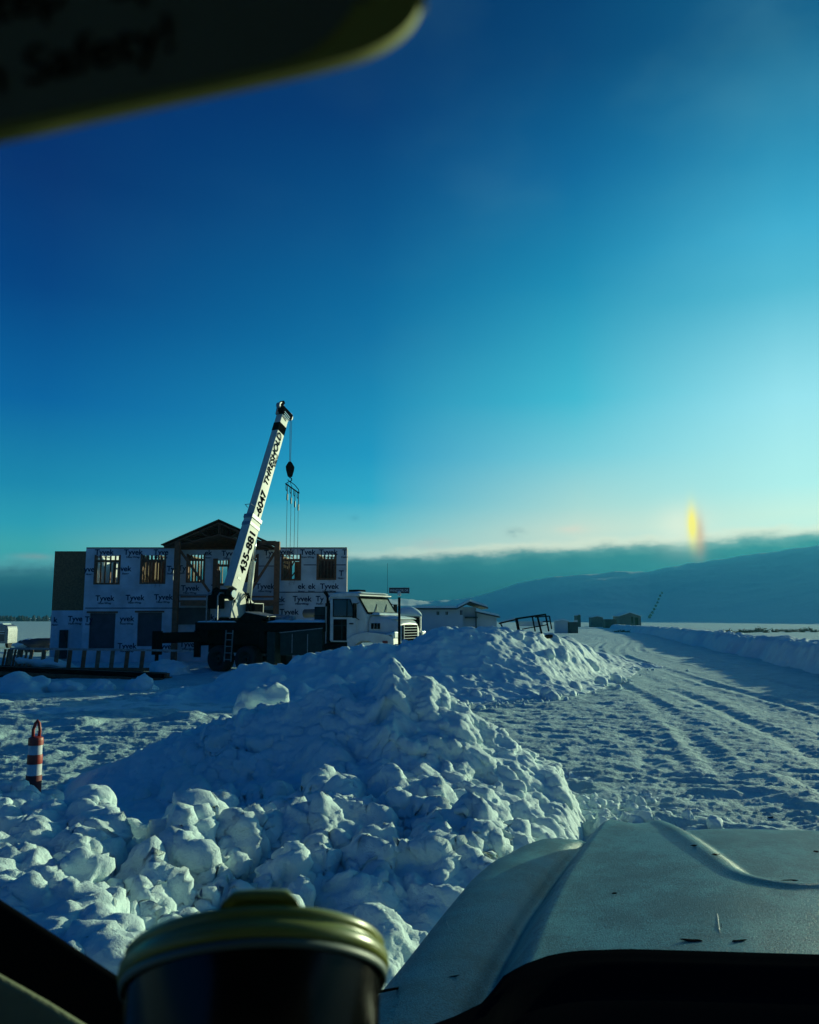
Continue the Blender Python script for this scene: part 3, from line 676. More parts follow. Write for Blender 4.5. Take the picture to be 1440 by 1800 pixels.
# ------------------------------------------------------------------ materials of the built things
WRAP = mat('house_wrap', (.60, .64, .66), .5, var=.25, scale=1.0, bump=.05, bscale=2.2)
WRAP_DK = mat('dark_sheeting', (.07, .06, .07), .6, var=.3, scale=2, bump=.012, bscale=4)
OSB = mat('osb_board', (.32, .17, .07), .8, col2=(.19, .10, .04), scale=14)
LUMBER = mat('stud_lumber', (.26, .17, .10), .75, col2=(.15, .095, .05), scale=8)
POSTW = mat('stained_timber', (.26, .10, .04), .7, col2=(.14, .055, .022), scale=7)
INK = mat('wrap_print', (.016, .024, .075), matte=True)
ROOFD = mat('roof_sheathing', (.20, .09, .045), .85, col2=(.10, .045, .025), scale=5)
BLACK = mat('black_steel', (.010, .011, .012), .7, var=.3, scale=6, matte=True)
DKGREEN = mat('dark_green_steel', (.014, .036, .036), .6, var=.3, scale=5, spec=.2)
WHITEP = mat('white_paint', (.62, .64, .60), .38, var=.14, scale=3, bump=.002, bscale=10)
CRANEW = mat('crane_white_paint', (.52, .55, .48), .45, var=.16, scale=2.2)
GREYS = mat('grey_steel', (.28, .30, .31), .4, metal=.4, var=.3, scale=9)
CHROME = mat('chrome', (.7, .7, .68), .18, metal=1.0)
RUBBER = mat('tyre_rubber', (.016, .016, .017), .85, bump=.004, bscale=30)
GLASSD = mat('cab_glass', (.035, .06, .065), .08, spec=.8)
FROSTG = mat('frosted_windscreen', (.30, .36, .28), .45, col2=(.16, .22, .19), scale=4)
TEXTK = mat('black_lettering', (.004, .004, .006), matte=True)
SIGNB = mat('sign_face', (.015, .03, .045), .5)
SIGNW = mat('sign_letters', (.42, .50, .55), .5)
ORANGE = mat('orange_plastic', (.40, .045, .025), .5, var=.2, scale=12)
REFLW = mat('white_reflective_band', (.62, .66, .66), .4, var=.15, scale=20)
DKRED = mat('dark_red_base', (.20, .03, .025), .6, var=.2, scale=10)
CABLE = mat('wire_rope', (.05, .055, .06), .5, metal=.5)
STRAP = mat('sling_cable', (.05, .10, .12), .5, metal=.3)
HOUSEW = mat('pale_siding', (.50, .56, .58), .7, var=.08, scale=.6)
DKROOF = mat('dark_fascia', (.03, .033, .04), .7)
SIDING = mat('brown_siding', (.12, .115, .11), .8, var=.2, scale=2)

# ================================================================== the house going up
HY = 39.0
def hx(px, py=1000, Y=HY): return P(px, py, Y).x
def hzz(py, px=500, Y=HY): return P(px, py, Y).z
house = thing('unfinished_house', 'two-storey house under construction in printed wrap, open roof truss in its middle', 'house', (hx(380), HY, 0))
hloc = house.location
WT = hzz(964)
def rel(m):   # world coordinates to the house's own
    m.v = [(x - hloc.x, y - hloc.y, z - hloc.z) for x, y, z in m.v]; return m
def wall(name, x0, x1, z0, z1, y, th, holes, material, parent=house, build=True):
    """a wall with rectangular openings (x0, x1, z0, z1), cut into butted boxes"""
    m = MB(); xs_ = sorted({x0, x1, *[h[0] for h in holes], *[h[1] for h in holes]})
    for a, b in zip(xs_[:-1], xs_[1:]):
        c = (a + b) / 2; hs = sorted([h for h in holes if h[0] < c < h[1]], key=lambda h: h[2]); z = z0
        for h in hs:
            if h[2] > z: m.box(a, b, y, y + th, z, h[2])
            z = h[3]
        if z1 > z: m.box(a, b, y, y + th, z, z1)
    me = rel(m)
    return me.build(name, material, parent)
up = lambda a, b, t, bt, Y=HY: (hx(a, 1000, Y), hx(b, 1000, Y), hzz(bt, 500, Y), hzz(t, 500, Y))
HM = HY + .7           # the middle part stands back
xl, xm0, xm1, xr = hx(150), hx(305), hx(487), hx(610)
left_holes = [up(167, 210, 977, 1026), up(248, 290, 976, 1025), up(162, 207, 1078, 1140), up(246, 288, 1077, 1136)]
mid_holes = [up(329, 359, 975, 1023, HM), up(376, 402, 985, 1028, HM), up(425, 453, 975, 1022, HM)]
right_holes = [up(496, 528, 975, 1019), up(558, 590, 975, 1018)]
wall('wrapped_wall', xl, xm0, -.2, WT, HY, .16, left_holes, WRAP)
wall('wrapped_wall', hx(305, 1000, HM) - .3, hx(487, 1000, HM) + .3, -.2, WT - .01, HM, .16, mid_holes, WRAP)
wall('wrapped_wall', xm1, xr, -.2, WT - .004, HY + .002, .16, right_holes, WRAP)
# returns and the set-back wing on the left
m = MB(); m.box(xl, xl + .16, HY + .165, HY + 10, -.2, WT - .01); rel(m).build('side_wall', WRAP, house)
m = MB(); m.box(xr - .16, xr - .005, HY + .165, HY + .5, -.2, WT - .01); m.bar((xr - .1, HY + .5, WT / 2 - .1), (xr - .85, RY + .1 if 0 else HY + 8.6, WT / 2 - .1), .12, WT); rel(m).build('side_wall', OSB, house)
WY = HY + 1.2
wx0, wx1 = hx(95, 1000, WY), hx(150, 1000, WY) + .15
m = MB(); m.box(wx0, wx1, WY, WY + .16, -.2, hzz(1073, 120, WY)); rel(m).build('wrapped_wall', WRAP, house)
m = MB(); m.box(wx0, wx1, WY - .01, WY + .15, hzz(1073, 120, WY) + .003, hzz(969, 120, WY)); m.box(wx0, wx0 + .16, WY + .16, WY + 8, -.2, hzz(969, 120, WY) - .01); rel(m).build('board_wall', OSB, house)
m = MB(); m.box(hx(113, 1000, WY), hx(126, 1000, WY), WY - .16, WY - .005, hzz(1160), hzz(1108)); m.box(hx(115, 1000, WY), hx(124, 1000, WY), WY - .24, WY - .162, hzz(1128), hzz(1112)); rel(m).build('meter_box', DKGREEN, house)
# top plates, a dark line along the wall heads
for a, b, Y in ((xl, xm0, HY), (xm0, xm1, HM), (xm1, xr, HY)):
    m = MB(); m.box(a + .01, b - .01, Y - .02, Y + .2, WT + .003, WT + .05); rel(m).build('top_plate', POSTW, house)
# rear wall, floors, partitions, all of bare lumber and board
RY = HY + 8.5
def rp_(a, b, t, bt): return (P(a, 1000, RY).x, P(b, 1000, RY).x, P(500, bt, RY).z, P(500, t, RY).z)
rear = wall('board_wall', xl, xr - .9, -.2, WT - .15, RY, .14, [rp_(165, 191, 985, 1030), rp_(325, 365, 985, 1030), rp_(385, 415, 985, 1025), rp_(500, 522, 988, 1025), rp_(437, 446, 986, 1003)], OSB)
m = MB(); m.box(xl + .17, xr - .17, HM + .17, RY - .01, 2.32, 2.52); rel(m).build('upper_floor', OSB, house)
m = MB()
for i in range(34):
    x = xl + .3 + i * (xr - xl - 1.6) / 33
    m.box(x, x + .045, RY - .16, RY - .02, 2.54, WT - .2)
for pxs in (232, 292, 470, 545):
    x = hx(pxs)
    for k in range(12):
        m.box(x, x + .09, HY + 1.0 + k * .6, HY + 1.045 + k * .6, 2.54, WT - .1)
    m.box(x - .003, x + .093, HY + .95, HY + 7.7, WT - .098, WT - .02)
for k in range(9):
    x = P(545 + k * 6, 1000, HY + 3).x; m.box(x, x + .045, HY + 3, HY + 3.09, 2.54, WT - .15)
for k in range(10):
    x = P(243 + k * 5.6, 1000, HY + 3).x; m.box(x, x + .045, HY + 3, HY + 3.09, 2.54, WT - .15)
rel(m).build('interior_framing', LUMBER, house)
m = MB()
for a, b in ((552, 602), (240, 296), (196, 214)):
    m.box(P(a, 1000, HY + 4).x, P(b, 1000, HY + 4).x, HY + 4, HY + 4.1, 2.54, hzz(984, 500, HY + 4))
rel(m).build_each('interior_partition', ROOFD, house)
# window framing
for (x0, x1, z0, z1), Y in [(h, HY) for h in left_holes[:2] + right_holes] + [(h, HM) for h in mid_holes]:
    m = MB(); t = .05
    m.box(x0 - .04, x0 + t, Y - .025, Y + .19, z0 - .04, z1 + .04); m.box(x1 - t, x1 + .04, Y - .025, Y + .19, z0 - .04, z1 + .04)
    m.box(x0 + t + .001, x1 - t - .001, Y - .02, Y + .19, z0 - .04, z0 + .04); m.box(x0 + t + .001, x1 - t - .001, Y - .02, Y + .19, z1 - .30, z1 - .20)
    n = 5; w = x1 - x0
    for k in range(1, n): m.box(x0 + w * k / n - .02, x0 + w * k / n + .02, Y + .02, Y + .14, z1 - .199, z1 - .002)
    rel(m).build('window_frame', POSTW, house)
m = MB()
(x0, x1, z0, z1) = left_holes[0]
for k in (.12, .30, .52, .66, .72, .95): m.box(x0 + (x1 - x0) * k, x0 + (x1 - x0) * k + .05, HY + .25, HY + .34, z0, z1 - .3)
(x0, x1, z0, z1) = right_holes[0]
m.bar((x0 + .1, HY + .4, z0 + .1), (x1 - .3, HY + .4, z0 + 1.0), .06, .06); m.bar((x0 + .1, HY + .4, z0 - .2), (x1 - .2, HY + .4, z0 + .5), .06, .06)
m.box(x0 + .3, x0 + .36, HY + .3, HY + .36, z0, z1 - .3); m.box(x0 + .52, x1, HY + .5, HY + .56, z0, z1 - .3)
(x0, x1, z0, z1) = mid_holes[1]
m.box(x0 - .02, x0 + .2, HM - .12, HM - .03, z0 - .5, z1 + .08); m.box(x0 + .22, x0 + .34, HM - .10, HM - .03, z0 - .45, z0 + .7)
rel(m).build_each('loose_stud', POSTW, house)
(x0, x1, z0, z1) = mid_holes[2]
m = MB(); m.box(x0 + .05, x0 + .42, HM + .3, HM + .36, z0, z1 - .3); m.box(x1 - .16, x1 - .05, HM + .3, HM + .36, z0, z1 - .3)
for k in range(4): m.box(x0 + .42, x1 - .16, HM + .3, HM + .36, z0 + .25 + k * .28, z0 + .33 + k * .28)
rel(m).build_each('interior_partition', ROOFD, house)
# dark sheets over the ground floor openings
for i, (x0, x1, z0, z1) in enumerate(left_holes[2:]):
    m = MB(); m.box(x0 + .002, x1 - .002, HY + .06, HY + .10, z0 + .002, z1 - .002); rel(m).build('opening_cover', WRAP_DK, house)
    m = MB(); m.box(x0 - .12, x1 + .1, HY - .10, HY - .004, z1 + .01, z1 + .09); rel(m).build('ledger', POSTW, house)
m = MB(); m.box(hx(430), xm1 - .05, HM - .08, HM - .01, 0, hzz(1072)); rel(m).build('opening_cover', WRAP_DK, house)
m = MB(); m.box(hx(310, 1000, HM), hx(372, 1000, HM), HM - .06, HM - .01, hzz(1098), hzz(1068)); rel(m).build('opening_cover', SIDING, house)
# wrap seams and tape
m = MB()
for (a, b, py, Y) in ((150, 305, 1069, HY), (490, 610, 1041, HY), (586, 608, 993, HY), (534, 556, 993, HY), (310, 420, 1046, HM), (455, 485, 995, HM), (300, 305, 1000, HY)):
    m.box(P(a, py, Y).x, P(b, py, Y).x, Y - .006, Y - .002, P(a, py, Y).z - .02, P(a, py, Y).z + .02)
rel(m).build_each('seam_tape', INK, house)
# the printed words on the wrap
words_ = [(183, 975, 'Tyvek', HY), (234, 975, 'Tyvek', HY), (283, 975, 'Tyve', HY), (157, 1005, 'yve', HY), (221, 1004, 'vek', HY), (300, 1004, 'Ty', HY), (184, 1056, 'Tyvek', HY), (237, 1055, 'Tyvek', HY), (287, 1054, 'Tyvek', HY), (156, 1093, 'Ty', HY), (223, 1092, 'yvek', HY), (223, 1140, 'Tyvek', HY),
          (366, 976, 'ek', HM), (399, 977, 'Tyv', HM), (474, 976, 'Tyv', HM), (334, 1038, 'Tyvek', HM), (466, 1035, 'Tyvek', HM), (378, 1037, 'Ty', HM), (445, 1084, 'yvek', HM), (476, 1084, 'Tyv', HM), (332, 1137, 'Tyvek', HM), (292, 1141, 'yve', HY), (320, 1003, 'Ty', HM), (360, 1089, 'Tyvek', HM),
          (504, 974, 'yvek', HY), (541, 975, 'Tvek', HY), (577, 975, 'Tyvek', HY), (606, 975, 'T', HY), (579, 1035, 'Tyvek', HY), (530, 1035, 'ek', HY), (548, 1035, 'ek', HY), (531, 1057, 'Tyvek', HY), (562, 1057, 'Ty', HY), (508, 1080, 'Tyvek', HY), (494, 1058, 'ek', HY), (548, 1103, 'Tyvek', HY), (600, 1012, 'T', HY)]
meshes = []
def add_words(lst, wsz=.36, ydx=-.004):
    bm = bmesh.new()
    for px, py, t, Y in lst:
        q = P(px, py, Y); rows = [(t, wsz, 0), ('HomeWrap' if len(t) > 3 else 'Home', wsz * .36, -.16)]
        for (tt_, sz, dz) in rows:
            M = frame_m((q.x - hloc.x, Y + ydx - hloc.y, q.z + dz - hloc.z), (1, 0, 0), (0, 0, 1), (0, -1, 0))
            me = text_mesh(tt_, sz, None, None, None, M, depth=.002, bold=.008 if sz > .3 else .004, center=True); bm.from_mesh(me); bpy.data.meshes.remove(me)
    me = bpy.data.meshes.new('printed_words'); bm.to_mesh(me); bm.free()
    return link('printed_words', me, INK, house)
add_words([w for w in words_ if w[3] == HY]); add_words([w for w in words_ if w[3] == HM])
add_words([(132, 1092, 'Tyve', WY)]); add_words([(97, 1094, 'k', WY)])
m = MB()   # hand-sprayed marks under the windows
for (px, py) in ((272, 1033), (280, 1032), (508, 1030), (516, 1028), (578, 1024), (586, 1026)):
    q = P(px, py, HY)
    m.bar((q.x, HY - .004, q.z), (q.x + .06, HY - .004, q.z + .25), .03, .004); m.bar((q.x - .06, HY - .0045, q.z + .12), (q.x + .12, HY - .0045, q.z + .08), .03, .004)
rel(m).build_each('spray_mark', INK, house)
# heavy timber porch frame in front of the middle
PY = HY - .9
for pxp, t in ((313, 952), (488, 952)):
    m = MB(); q = P(pxp, t, PY); m.box(q.x - .12, q.x + .12, PY - .12, PY + .12, -.1, q.z); rel(m).build('timber_post', POSTW, house, bevel=.01)
for (a, b, py0, h) in ((318, 483, 1060, .26), (318, 483, 1049, .08)):
    m = MB(); m.box(P(a, py0, PY).x, P(b, py0, PY).x, PY - .09, PY + .09, P(a, py0, PY).z - h / 2, P(a, py0, PY).z + h / 2); rel(m).build('timber_beam', POSTW, house)
for a, b in (((317, 968), (368, 1040)), ((483, 972), (440, 1040))):
    m = MB(); m.bar(P(*a, PY), P(*b, PY), .10, .12, (0, 1, 0)); rel(m).build('timber_brace', POSTW, house)
m = MB(); m.box(P(315, 960, PY).x, P(484, 960, PY).x, PY + .13, HY + .65, P(315, 1056, PY).z - .05, P(315, 1056, PY).z + .02); rel(m).build('porch_deck', POSTW, house)
# open gable: scissor trusses one behind another, sheathed at the front slopes
apx = P(388, 921, HY)
el_, er_ = P(292, 963, HY), P(486, 965, HY)
for k in range(14):
    Y = HY - .3 + k * .38; m = MB()
    A = Vector((apx.x, Y, apx.z)); L_ = Vector((el_.x, Y, el_.z + .02)); R_ = Vector((er_.x, Y, er_.z + .02)); Cc = Vector((apx.x, Y, apx.z - .55))
    m.bar(L_, A, .06, .16, (0, 1, 0)); m.bar(A, R_, .061, .161, (0, 1, 0)); m.bar(L_ + Vector((.35, 0, .0)), Cc, .05, .12, (0, 1, 0)); m.bar(Cc, R_ - Vector((.35, 0, 0)), .051, .121, (0, 1, 0))
    m.bar(A, Cc, .05, .1, (0, 1, 0))
    for f in (.35, .65):
        for E in (L_, R_):
            p = E.lerp(A, f); q = (E + Vector((.35 if E is L_ else -.35, 0, 0))).lerp(Cc, f + .12); m.bar(p, q, .045, .09, (0, 1, 0))
    rel(m).build('roof_truss', ROOFD, house)
for s_, E in ((1, el_), (-1, er_)):
    m = MB(); n = Vector((-(apx.z - E.z), 0, apx.x - E.x)).normalized() * (1 if s_ > 0 else -1)
    a0 = Vector((E.x - .12 * s_, HY - .45, E.z - .02)); b0 = Vector((apx.x - .005 * s_, HY - .45, apx.z + .03)); up_ = Vector((0, 0, .11))
    d = Vector((0, 5.6, 0)); vs_ = [a0 + up_, b0 + up_, b0 + up_ + d, a0 + up_ + d]; vs_ += [v + Vector((0, 0, .04)) for v in vs_]
    m.add(vs_, [(0, 1, 2, 3), (7, 6, 5, 4), (0, 4, 5, 1), (1, 5, 6, 2), (2, 6, 7, 3), (3, 7, 4, 0)]); rel(m).build('roof_sheathing', ROOFD, house)
m = MB(); Y = HY + 4.9; m.add([(el_.x + .5, Y, el_.z - .1), (apx.x, Y, apx.z - .1), (er_.x - .5, Y, er_.z - .1), (el_.x + .5, Y + .05, el_.z - .1), (apx.x, Y + .05, apx.z - .1), (er_.x - .5, Y + .05, er_.z - .1)], [(0, 1, 2), (5, 4, 3), (0, 3, 4, 1), (1, 4, 5, 2), (2, 5, 3, 0)]); rel(m).build('gable_sheathing', ROOFD, house)
m = MB(); q = P(478, 958, HY); m.box(q.x - .5, q.x + .25, HY - .42, HY + .1, q.z - .02, q.z + .16); rel(m).build('beam_pocket', ROOFD, house)

# ================================================================== the crane truck
YAW = -math.atan2(4.5, 8.02)
tl = Vector((-8.6, 33.0, 0)) + Vector((math.sin(-YAW), math.cos(-YAW), 0)) * 1.2
truck = thing('crane_truck', 'white-cabbed crane truck with a tall raised boom, parked in front of the wrapped house', 'crane truck', tl, YAW)
TM = Matrix.Translation(tl) @ Matrix.Rotation(YAW, 4, 'Z'); TI = TM.inverted()
def tyre(m, x, y, z, r, w): m.lathe([(r * .60, -w / 2), (r * .86, -w / 2), (r * .97, -w * .42), (r, -w * .3), (r, w * .3), (r * .97, w * .42), (r * .86, w / 2), (r * .60, w / 2)], 32, 'y', (x, y, z))
def rim(m, x, y, z, r, w, side):
    m.lathe([(.001, side * w * .10), (r * .16, side * w * .12), (r * .18, side * w * .36), (r * .30, side * w * .36), (r * .32, side * w * .02), (r * .52, side * w * .05), (r * .59, side * w * .46), (r * .61, side * w * .46), (r * .61, -side * w * .45)], 32, 'y', (x, y, z))
for x in (1.22, 2.62, 8.05):
    for s in (-1, 1):
        z = .50; w = .52 if x < 5 else .30; y = s * (1.2 - w / 2 - .01)
        wh = MB(); tyre(wh, x, y, z, .52, w); o = wh.build('wheel', RUBBER, truck, smooth=True)
        r_ = MB(); rim(r_, x, y, z, .52, w, s); r_.build('rim', DKGREEN, o, smooth=True)
m = MB(); m.box(.1, 9.0, -.45, -.33, .72, 1.05); m.box(.1, 9.0, .33, .45, .72, 1.05); m.box(.3, .5, -.329, .329, .74, 1.0)
for x in (1.22, 2.62, 8.05): m.tube([(x, -1.0, .5), (x, 1.0, .5)], .09, 10)
m.build('chassis', BLACK, truck)
m = MB(); m.box(.05, 6.35, -1.2, 1.2, 1.60, 1.92); m.box(.0, .36, -1.19, 1.19, 1.0, 1.598); m.box(.361, 3.6, -.9, .9, 1.07, 1.598); m.box(3.3, 3.55, -1.18, 1.18, .95, 1.597)
m.build('deck', BLACK, truck, bevel=.02)
m = MB(); m.box(.04, .40, -1.215, -1.19, .55, 1.60); m.box(.361, .75, -1.21, -1.18, 1.15, 1.6); m.box(3.0, 3.3, -1.21, -1.18, 1.1, 1.6); m.build_each('mudguard', BLACK, truck)
m = MB(); m.prism([(4.35, .72), (6.25, .72), (6.25, 1.70), (4.35, 1.52)], -1.22, -.55); m.build('side_locker', DKGREEN, truck, bevel=.02)
m = MB(); m.prism([(4.35, .72), (6.25, .72), (6.25, 1.70), (4.35, 1.52)], .55, 1.22); m.build('side_locker', DKGREEN, truck, bevel=.02)
m = MB()
for x in (4.9, 5.6): m.box(x, x + .03, -1.235, -1.222, .8, 1.5)
m.bar((4.32, -1.232, 1.54), (6.28, -1.232, 1.72), .02, .03); m.build_each('locker_trim', GREYS, truck)
m = MB(); m.box(3.74, 4.12, -1.24, -.86, .35, 1.56); m.box(3.80, 4.06, -1.18, -.92, .12, .349); m.build('outrigger_jack', DKGREEN, truck, bevel=.015)
m = MB(); m.box(3.74, 4.12, .86, 1.24, .35, 1.56); m.box(3.80, 4.06, .92, 1.18, .12, .349); m.build('outrigger_jack', DKGREEN, truck, bevel=.015)
# rear outrigger pushed out towards us
m = MB(); m.box(.02, .34, -3.15, -1.216, 1.14, 1.54); m.build('outrigger_beam', BLACK, truck, bevel=.015)
m = MB(); m.box(.04, .32, -3.42, -3.151, .72, 1.60); m.tube([(.18, -3.28, .719), (.18, -3.28, .30)], .07, 14); m.lathe([(.001, .22), (.22, .22), (.24, .26), (.10, .32), (.001, .32)], 20, 'z', (.18, -3.28, 0)); m.build('outrigger_leg', BLACK, truck, bevel=.01)
m = MB(); m.box(.02, .34, 1.216, 2.6, 1.14, 1.54); m.box(.04, .32, 2.601, 2.86, .2, 1.60); m.build('outrigger_beam', BLACK, truck, bevel=.015)
# ladder on the side
m = MB()
for x in (1.72, 2.06): m.bar((x, -1.30, .42), (x, -1.23, 1.62), .04, .03)
for k in range(5): m.bar((1.72, -1.30 + k * .014, .5 + k * .25), (2.06, -1.30 + k * .014, .5 + k * .25), .035, .03)
m.build('side_ladder', GREYS, truck)
# deck load: plates, a slanted panel, a roll, hoses
m = MB(); m.box(.7, 3.2, -.95, .95, 1.922, 1.99); m.prism([(2.0, 1.992), (3.3, 1.992), (3.5, 2.12), (2.4, 2.30)], -.95, -.1); m.build('deck_plates', BLACK, truck, bevel=.01)
m = MB(); m.prism([(2.35, 2.31), (3.5, 2.135), (3.5, 2.155), (2.38, 2.335)], -.96, -.05); m.build('slanted_panel', GREYS, truck)
m = MB(); m.tube([(3.7, -.6, 2.06), (4.5, -.6, 2.02)], .13, 14); m.tube([(3.55, -.9, 2.0), (3.55, -.9, 2.16), (3.9, -.9, 2.2), (4.5, -.9, 2.18), (4.6, -.9, 2.0)], .025, 8); m.build('hose_reel', GREYS, truck, smooth=True)
m = MB(); m.tube([(4.2, .5, 2.26), (5.9, .5, 2.30)], .17, 14); m.build('rolled_tarp', SIDING, truck, smooth=True)
m = MB(); m.box(5.62, 6.22, -.85, .2, 1.925, 2.50); m.build('tool_chest', DKGREEN, truck, bevel=.02)
m = MB(); m.box(5.6, 6.24, -.86, .21, 2.16, 2.18); m.build('chest_seam', BLACK, truck)
def snow_sheet(name, x0, x1, y0, y1, z, h, seed, parent, nx=40, ny=16, edge=.18):
    X, Y_ = np.meshgrid(np.linspace(x0, x1, nx), np.linspace(y0, y1, ny))
    e = np.minimum(np.minimum(X - x0, x1 - X), np.minimum(Y_ - y0, y1 - Y_)) / edge
    Z = z + h * np.clip(e, 0, 1) ** .5 * (.75 + .5 * fbm(X * 1.7, Y_ * 1.7, seed=seed)) - .01 * (e <= 0)
    V_, F_ = solid(np.linspace(x0, x1, nx), np.linspace(y0, y1, ny), Z, z - .012)
    return link(name, arr_mesh(name, V_, F_), SNOW_C, parent, smooth=True)
snow_sheet('snow_cover', .1, 2.0, -1.15, -.97, 1.93, .05, 3, truck, edge=.05); snow_sheet('snow_cover', 3.6, 5.6, -1.1, .3, 1.93, .09, 4, truck); snow_sheet('snow_cover', .1, .68, -.9, 1.1, 1.93, .06, 5, truck)
snow_sheet('snow_cover', 4.6, 6.3, -1.15, -.3, 1.935, .10, 6, truck)
# ---- cab
cx0, cx1 = 6.45, 7.62
m = MB(); m.prism([(cx0, 1.22), (cx0, 2.70), (cx0 + .10, 2.84), (cx0 + .5, 2.90), (cx1 - .10, 2.88), (cx1, 2.82), (cx1 + .42, 2.20), (cx1 + .42, 1.22)], -1.08, 1.08); cab = m.build('cab', WHITEP, truck, bevel=.09, seg=4)
m = MB(); m.prism([(cx0 - .02, 2.80), (cx0 + .1, 2.93), (cx0 + .5, 2.985), (cx1 - .05, 2.97), (cx1 + .17, 2.90), (cx1 + .15, 2.86), (cx1 - .1, 2.85), (cx0 + .1, 2.82)], -1.12, 1.12); m.build('roof_panel', WHITEP, cab, bevel=.03, seg=3)
ws0, ws1 = Vector((cx1 + .045, 0, 2.80)), Vector((cx1 + .425, 0, 2.24))
def slab(m, a, b, y0, y1, t, inset=0):
    d = (b - a).normalized(); n = Vector((-d.z, 0, d.x)); n = n if n.x > 0 else -n
    c = [Vector((a.x, y0, a.z)), Vector((a.x, y1, a.z)), Vector((b.x, y1, b.z)), Vector((b.x, y0, b.z))]
    m.add([v for v in c] + [v + n * t for v in c], [(0, 1, 2, 3), (7, 6, 5, 4), (0, 4, 5, 1), (1, 5, 6, 2), (2, 6, 7, 3), (3, 7, 4, 0)])
m = MB(); slab(m, ws0, ws1, -.98, .98, .02); m.build('windscreen', FROSTG, cab)
m = MB(); slab(m, ws0 + Vector((.01, 0, .03)), ws0 + (ws1 - ws0) * .06, -1.0, 1.0, .035); slab(m, ws1 - (ws1 - ws0) * .06, ws1 + Vector((.01, 0, -.02)), -1.0, 1.0, .035); slab(m, ws0, ws1, -1.02, -.96, .034); slab(m, ws0, ws1, .96, 1.02, .034); m.build_each('windscreen_seal', BLACK, cab)
m = MB(); m.bar((cx1 + .46, -.5, 2.28), (cx1 + .22, -.05, 2.58), .02, .02); m.bar((cx1 + .46, .2, 2.28), (cx1 + .22, .65, 2.58), .02, .02); m.build_each('wiper', BLACK, cab)
m = MB(); m.box(6.62, 7.66, -1.105, -1.082, 1.24, 2.78); dr = m.build('door', WHITEP, cab, bevel=.012)
m = MB(); m.add([(6.68, -1.107, 2.16), (7.60, -1.107, 2.14), (7.60, -1.107, 2.2), (7.38, -1.107, 2.72), (6.68, -1.107, 2.74), (6.68, -1.118, 2.16), (7.60, -1.118, 2.14), (7.60, -1.118, 2.2), (7.38, -1.118, 2.72), (6.68, -1.118, 2.74)], [(0, 1, 2, 3, 4), (9, 8, 7, 6, 5), (0, 5, 6, 1), (1, 6, 7, 2), (2, 7, 8, 3), (3, 8, 9, 4), (4, 9, 5, 0)]); m.build('door_window', GLASSD, dr)
m = MB()
for a, b in (((6.66, 2.14), (6.66, 2.76)), ((6.66, 2.76), (7.38, 2.74)), ((7.38, 2.74), (7.63, 2.14)), ((6.66, 2.14), (7.63, 2.12)), ((7.25, 2.14), (7.25, 2.74))): m.bar((a[0], -1.12, a[1]), (b[0], -1.12, b[1]), .025, .03)
m.build('window_trim', BLACK, dr)
m = MB(); m.box(6.66, 7.24, -1.112, -1.106, 1.28, 2.04); m.build('lower_panel', BLACK, dr, bevel=.005)
m = MB(); m.box(7.02, 7.06, -1.122, -1.113, 1.3, 2.0); m.box(6.68, 7.22, -1.122, -1.113, 1.80, 1.83); m.build_each('panel_rib', DKGREEN, dr)
m = MB(); m.box(7.36, 7.52, -1.135, -1.106, 1.86, 1.90); m.build('door_handle', BLACK, dr)
m = MB(); m.box(6.66, 7.64, -1.078, -1.02, 2.16, 2.18); m.build('snow_line', SNOW_C, dr)
# mirror, exhaust, antenna
for s in (-1, 1):
    m = MB(); m.box(7.74, 7.80, s * 1.42 - .1, s * 1.42 + .1, 2.08, 2.60); m.bar((7.75, s * 1.09, 2.62), (7.76, s * 1.42, 2.56), .025, .025); m.bar((7.75, s * 1.09, 2.02), (7.76, s * 1.42, 2.12), .025, .025); m.build('wing_mirror', BLACK, cab, bevel=.01)
m = MB(); m.tube([(6.34, -1.0, .75), (6.34, -1.0, 2.62)], .10, 18); m.tube([(6.34, -1.0, 2.62), (6.34, -1.0, 2.82), (6.28, -1.0, 2.94), (6.20, -1.0, 3.02)], [.06, .06, .062, .064], 14); ex = m.build('exhaust_stack', BLACK, truck, smooth=True)
m = MB(); m.tube([(6.42, -1.03, 2.70), (6.42, -1.03, 2.90)], .03, 10); m.build('bright_tip', CHROME, ex, smooth=True)
m = MB(); m.tube([(6.34, -1.11, .9), (6.34, -1.11, 2.5)], .03, 8); m.build('heat_guard', GREYS, ex)
m = MB(); m.box(6.5, 6.95, .1, .6, 2.99, 3.14); m.build('roof_box', BLACK, cab, bevel=.02)
# ---- hood and fenders
hx0, hx1 = 8.045, 9.18
m = MB()
secs = [(hx0, .96, 2.20, .20), (8.4, .93, 2.17, .22), (8.8, .88, 2.09, .24), (9.05, .84, 2.01, .25), (hx1, .80, 1.90, .22)]
ring = []
for x, hw, zt, rr in secs:
    pr = [(-hw, 1.22), (-hw, zt - rr - .25), (-hw + .05, zt - rr), (-hw + .16, zt - .05), (-hw + .36, zt), (0, zt + .03), (hw - .36, zt), (hw - .16, zt - .05), (hw - .05, zt - rr), (hw, zt - rr - .25), (hw, 1.22)]
    ring.append([(x, y, z) for y, z in pr])
n = len(ring[0]); vs_ = [v for r_ in ring for v in r_]; fs_ = [(i * n + k, i * n + (k + 1) % n, (i + 1) * n + (k + 1) % n, (i + 1) * n + k) for i in range(len(ring) - 1) for k in range(n)]
fs_ += [tuple(range(n)), tuple(reversed(range((len(ring) - 1) * n, len(ring) * n)))]
m.add(vs_, fs_); hood = m.build('hood', WHITEP, truck, bevel=.05, smooth=True, seg=3)
